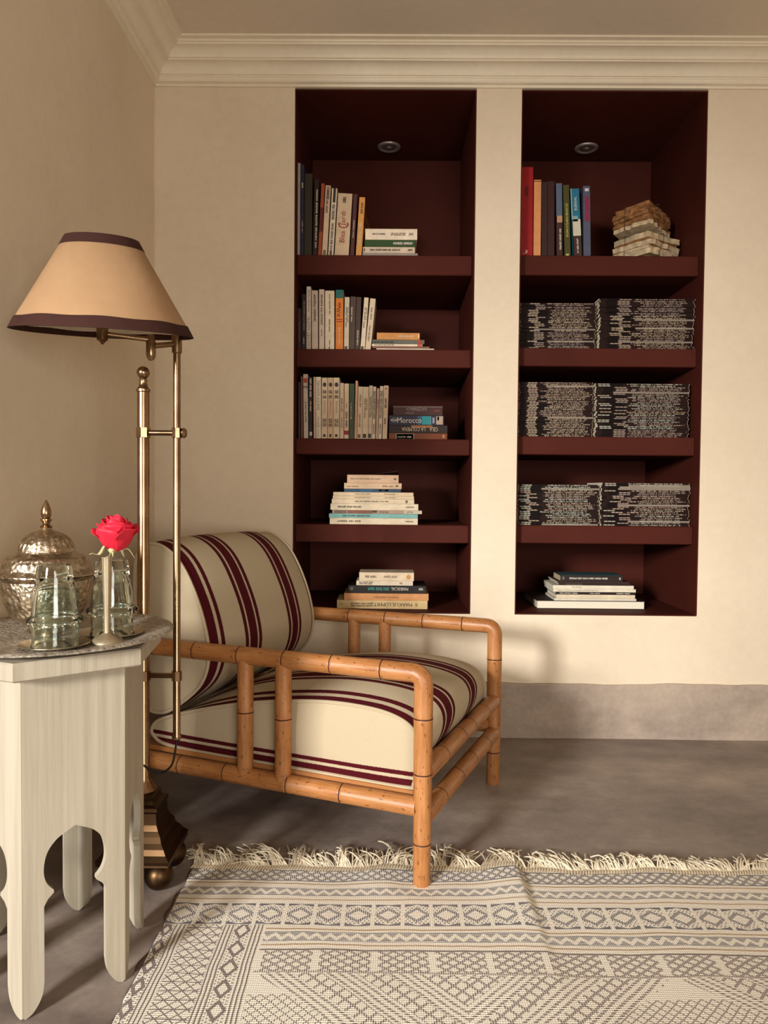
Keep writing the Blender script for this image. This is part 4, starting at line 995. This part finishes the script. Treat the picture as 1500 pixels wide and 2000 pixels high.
bundle('paper_bundle', (bp.x-.018, 2.905, sR[0]+hz+.0175), math.radians(41), (math.radians(-5), math.radians(7)), .17, .15, [(.016, M_OLDC, .002), (.012, M_OLDP, .0), (.010, M_OLDP, .006), (.014, M_OLDP, .003), (.009, M_OLDP, .0), (.014, M_OLDP, .004), (.016, M_OLDP, .008)], 'browned string-tied bundle of papers leaning on top of the cream bundle', 5, M_TWINE)
# ------------------------------------------------------------------ magazines
def magmat(name, logo, blk, txt, tint):
    """Spine of one magazine: dark ground, a pale logo block, a line of small print; every copy shifted by its own random value."""
    m = Mat(name, .6, 0, .12); x, y, z = m.xyz('Generated')
    oi = m.nt.nodes.new('ShaderNodeObjectInfo'); rd = X(oi.outputs['Random']); r2 = fract(rd*17.3); r3 = fract(rd*41.7)
    xs = x+(rd-.5)*.03
    mid = xabs(z-.5) < .30
    pr = m.noise(1, 2, .6, m.vec(xs*95+rd*50, rd*9, z*1.3))
    t0 = txt+(r2-.5)*.16; t1 = .97-r3*.12
    words = (pr > .47) & (xs > t0) & (xs < t1) & (fract(xs*(7+r3*4)) > .1)
    lg = band(xs, logo, logo+.13) & (fract((xs-logo)*23) > .14)
    bl = band(xs, blk[0], blk[1])
    light = (words | lg) & mid
    whole = r2 > .86                     # some spines are pale all along
    top = m.mix(r3, col(158, 138, 116), tint)
    base = m.mix(bl, col(36, 20, 17), col(18, 8, 6))
    base = m.mix((whole & (xs > .2) & (1-bl))*.8, base, col(150, 138, 122))
    base = m.mix(light, base, top)
    side = xabs(x-.5) > .497
    base = m.mix(side | (y > .02) & (y < .999) & (xabs(z-.5) < .49) & (x > .003) & (x < .0) , base, col(206, 192, 170))
    m.color(m.mix(side, base, col(196, 180, 156))); return m.m
def magmesh(L_, t, d_, m):
    mb = MB().box(-L_/2, L_/2, 0, d_, 0, t); o = mb.build('magazine', [m, M_PAGEW], None, smooth=False); me = o.data; bpy.data.objects.remove(o)
    for p in me.polygons: p.material_index = 1 if abs(p.normal.x) > .9 else 0
    return me
def magstack(x0, x1, y0, zs, n, label, mats, seed, Y):
    rn = random.Random(seed)
    a, b_ = at(x0, y0, Y).x, at(x1, y0, Y).x; Ht = at(x0, y0, Y).z-zs; t = Ht/n
    meshes = []
    for m_ in mats:
        for f in (1, .985, .97): meshes.append(magmesh((b_-a)*f, t-.0003, .21, m_))
    drift = 0
    for k in range(n):
        drift = .7*drift+rn.uniform(-.002, .002)
        o = bpy.data.objects.new('magazine', rn.choice(meshes)); C.objects.link(o)
        o.location = ((a+b_)/2+drift, Y+rn.uniform(-.002, .004), zs+k*t); o.rotation_euler = (0, 0, rn.uniform(-.006, .006))
        nn = k+1; od = '%d%s' % (nn, 'th' if 10 < nn < 20 else {1: 'st', 2: 'nd', 3: 'rd'}.get(nn % 10, 'th'))
        where = label.split(' in the ')[1].split(' of the ')[0]+' of the right niche'; sh_ = where.split(' shelf')[0].split()[-1]; sd_ = where.split()[0]
        tag(o, '%s magazine from the bottom, %s stack on the %s right-niche shelf' % (od, sd_, sh_), 'magazine', 'magazines in the '+where)
MG = [magmat('magazine_spine_a', .12, (.25, .38), .40, col(176, 160, 136)), magmat('magazine_spine_b', .20, (.08, .19), .42, col(140, 124, 120)), magmat('magazine_spine_c', .03, (.16, .30), .36, col(166, 172, 158)), magmat('magazine_spine_d', .12, (.0, .05), .34, col(170, 146, 132))]
YM = D+.06
magstack(1013.8, 1165, 591, sR[1], 27, 'magazine in the left stack on the second shelf of the right niche', [MG[0], MG[0], MG[1]], 1, YM)
magstack(1169.5, 1357, 583, sR[1], 30, 'magazine in the right stack on the second shelf of the right niche', [MG[1], MG[1], MG[0]], 2, YM)
magstack(1012.5, 1160, 745.5, sR[2], 33, 'magazine in the left stack on the third shelf of the right niche', [MG[0], MG[3], MG[0]], 3, YM)
magstack(1163.5, 1347, 748.5, sR[2], 33, 'magazine in the right stack on the third shelf of the right niche', [MG[1], MG[2], MG[1]], 4, YM)
magstack(1010.5, 1171.5, 945.5, sR[3], 23, 'magazine in the left stack on the fourth shelf of the right niche', [MG[3], MG[2], MG[2]], 5, YM)
magstack(1173.5, 1349, 942.5, sR[3], 24, 'magazine in the right stack on the fourth shelf of the right niche', [MG[2], MG[3], MG[1]], 6, YM)
# right niche, floor: one book with its fore-edge outwards, then thin volumes
g = 'books piled on the floor of the right niche'
def foreedge(x0, x1, y0, y1, c, label, Y, dep):
    z = NZ0; h_ = at(x0, y0, Y).z-at(x0, y1, Y).z; a, b_ = at(x0, y1, Y).x, at(x1, y1, Y).x; w_ = b_-a
    mb = MB().box(-w_/2, w_/2, 0, dep, 0, .0025, .0006); mb.box(-w_/2, w_/2, 0, dep, h_-.0025, h_, .0006); mb.box(-w_/2, w_/2, dep, dep+.0025, 0, h_)
    o = mb.build('book', cm(c), None, ((a+b_)/2, Y, z), smooth=False); tag(o, label, 'book', g)
    MB().box(-w_/2+.004, w_/2-.003, .004, dep, .0025, h_-.0025).build('page_block', M_PAGEW, o, smooth=False); return z+h_
YR = D+.115
z = foreedge(1048, 1260, 1174, 1190.5, (46, 36, 32), 'large hardback with pages facing out at the bottom of the right niche', YR, .24)
PW = {'pages': M_PAGEW}
stack([
 (1083, 1243, 1169.5, 1174, (214, 204, 184), 'thin white magazine on the large hardback, right niche floor', dict(PW, name='magazine', cat='magazine')),
 (1087, 1240.5, 1162, 1169.5, (216, 200, 170), 'cream book third from the bottom on the right niche floor', PW),
 (1085, 1241.5, 1157, 1162, (34, 20, 18), 'thin black spine with white print on the right niche floor', dict(PW, letters=((None, .17, .5, .24, .4, WHITE, 0, 3), (None, .5, .5, .14, .4, WHITE, 0, 2), (None, .85, .5, .18, .4, WHITE, 0, 2)))),
 (1081, 1242, 1151, 1157, (222, 212, 188), 'lower of two thin white volumes on the right niche floor', dict(PW, letters=((None, .3, .5, .5, .25, cm((150, 140, 120)), 0, 6),))),
 (1080, 1238, 1144, 1151, (224, 214, 190), 'upper of two thin white volumes on the right niche floor', dict(PW, letters=((None, .3, .5, .14, .25, cm((150, 140, 120)), 0, 2),))),
 (1091, 1231, 1140, 1144, (44, 26, 22), 'thin dark volume above the white ones on the right niche floor', dict(PW, letters=((None, .22, .5, .24, .4, cm((130, 110, 96)), 0, 3),))),
 (1089, 1229, 1136.3, 1140, (52, 30, 26), 'thin dark volume just under the topmost book, right niche floor', PW),
 (1094.5, 1217, 1124.5, 1136.3, (36, 22, 20), 'dark paperback with a teal cover topping the right niche floor pile', dict(pages=M_PAGE, dep=.12, letters=((None, .44, .5, .62, .3, WHITE, 180, 6), (None, .05, .5, .04, .5, cm((150, 140, 130)), 0, 1), (None, .95, .5, .03, .4, WHITE, 0, 1)), post=lambda o, w_, h_: MB().box(-w_/2+.006, w_/2-.004, .01, .116, h_-.0006, h_+.0002).build('cover_picture', cm((62, 100, 104), .35), o, smooth=False))),
], z, YR, .17, g)
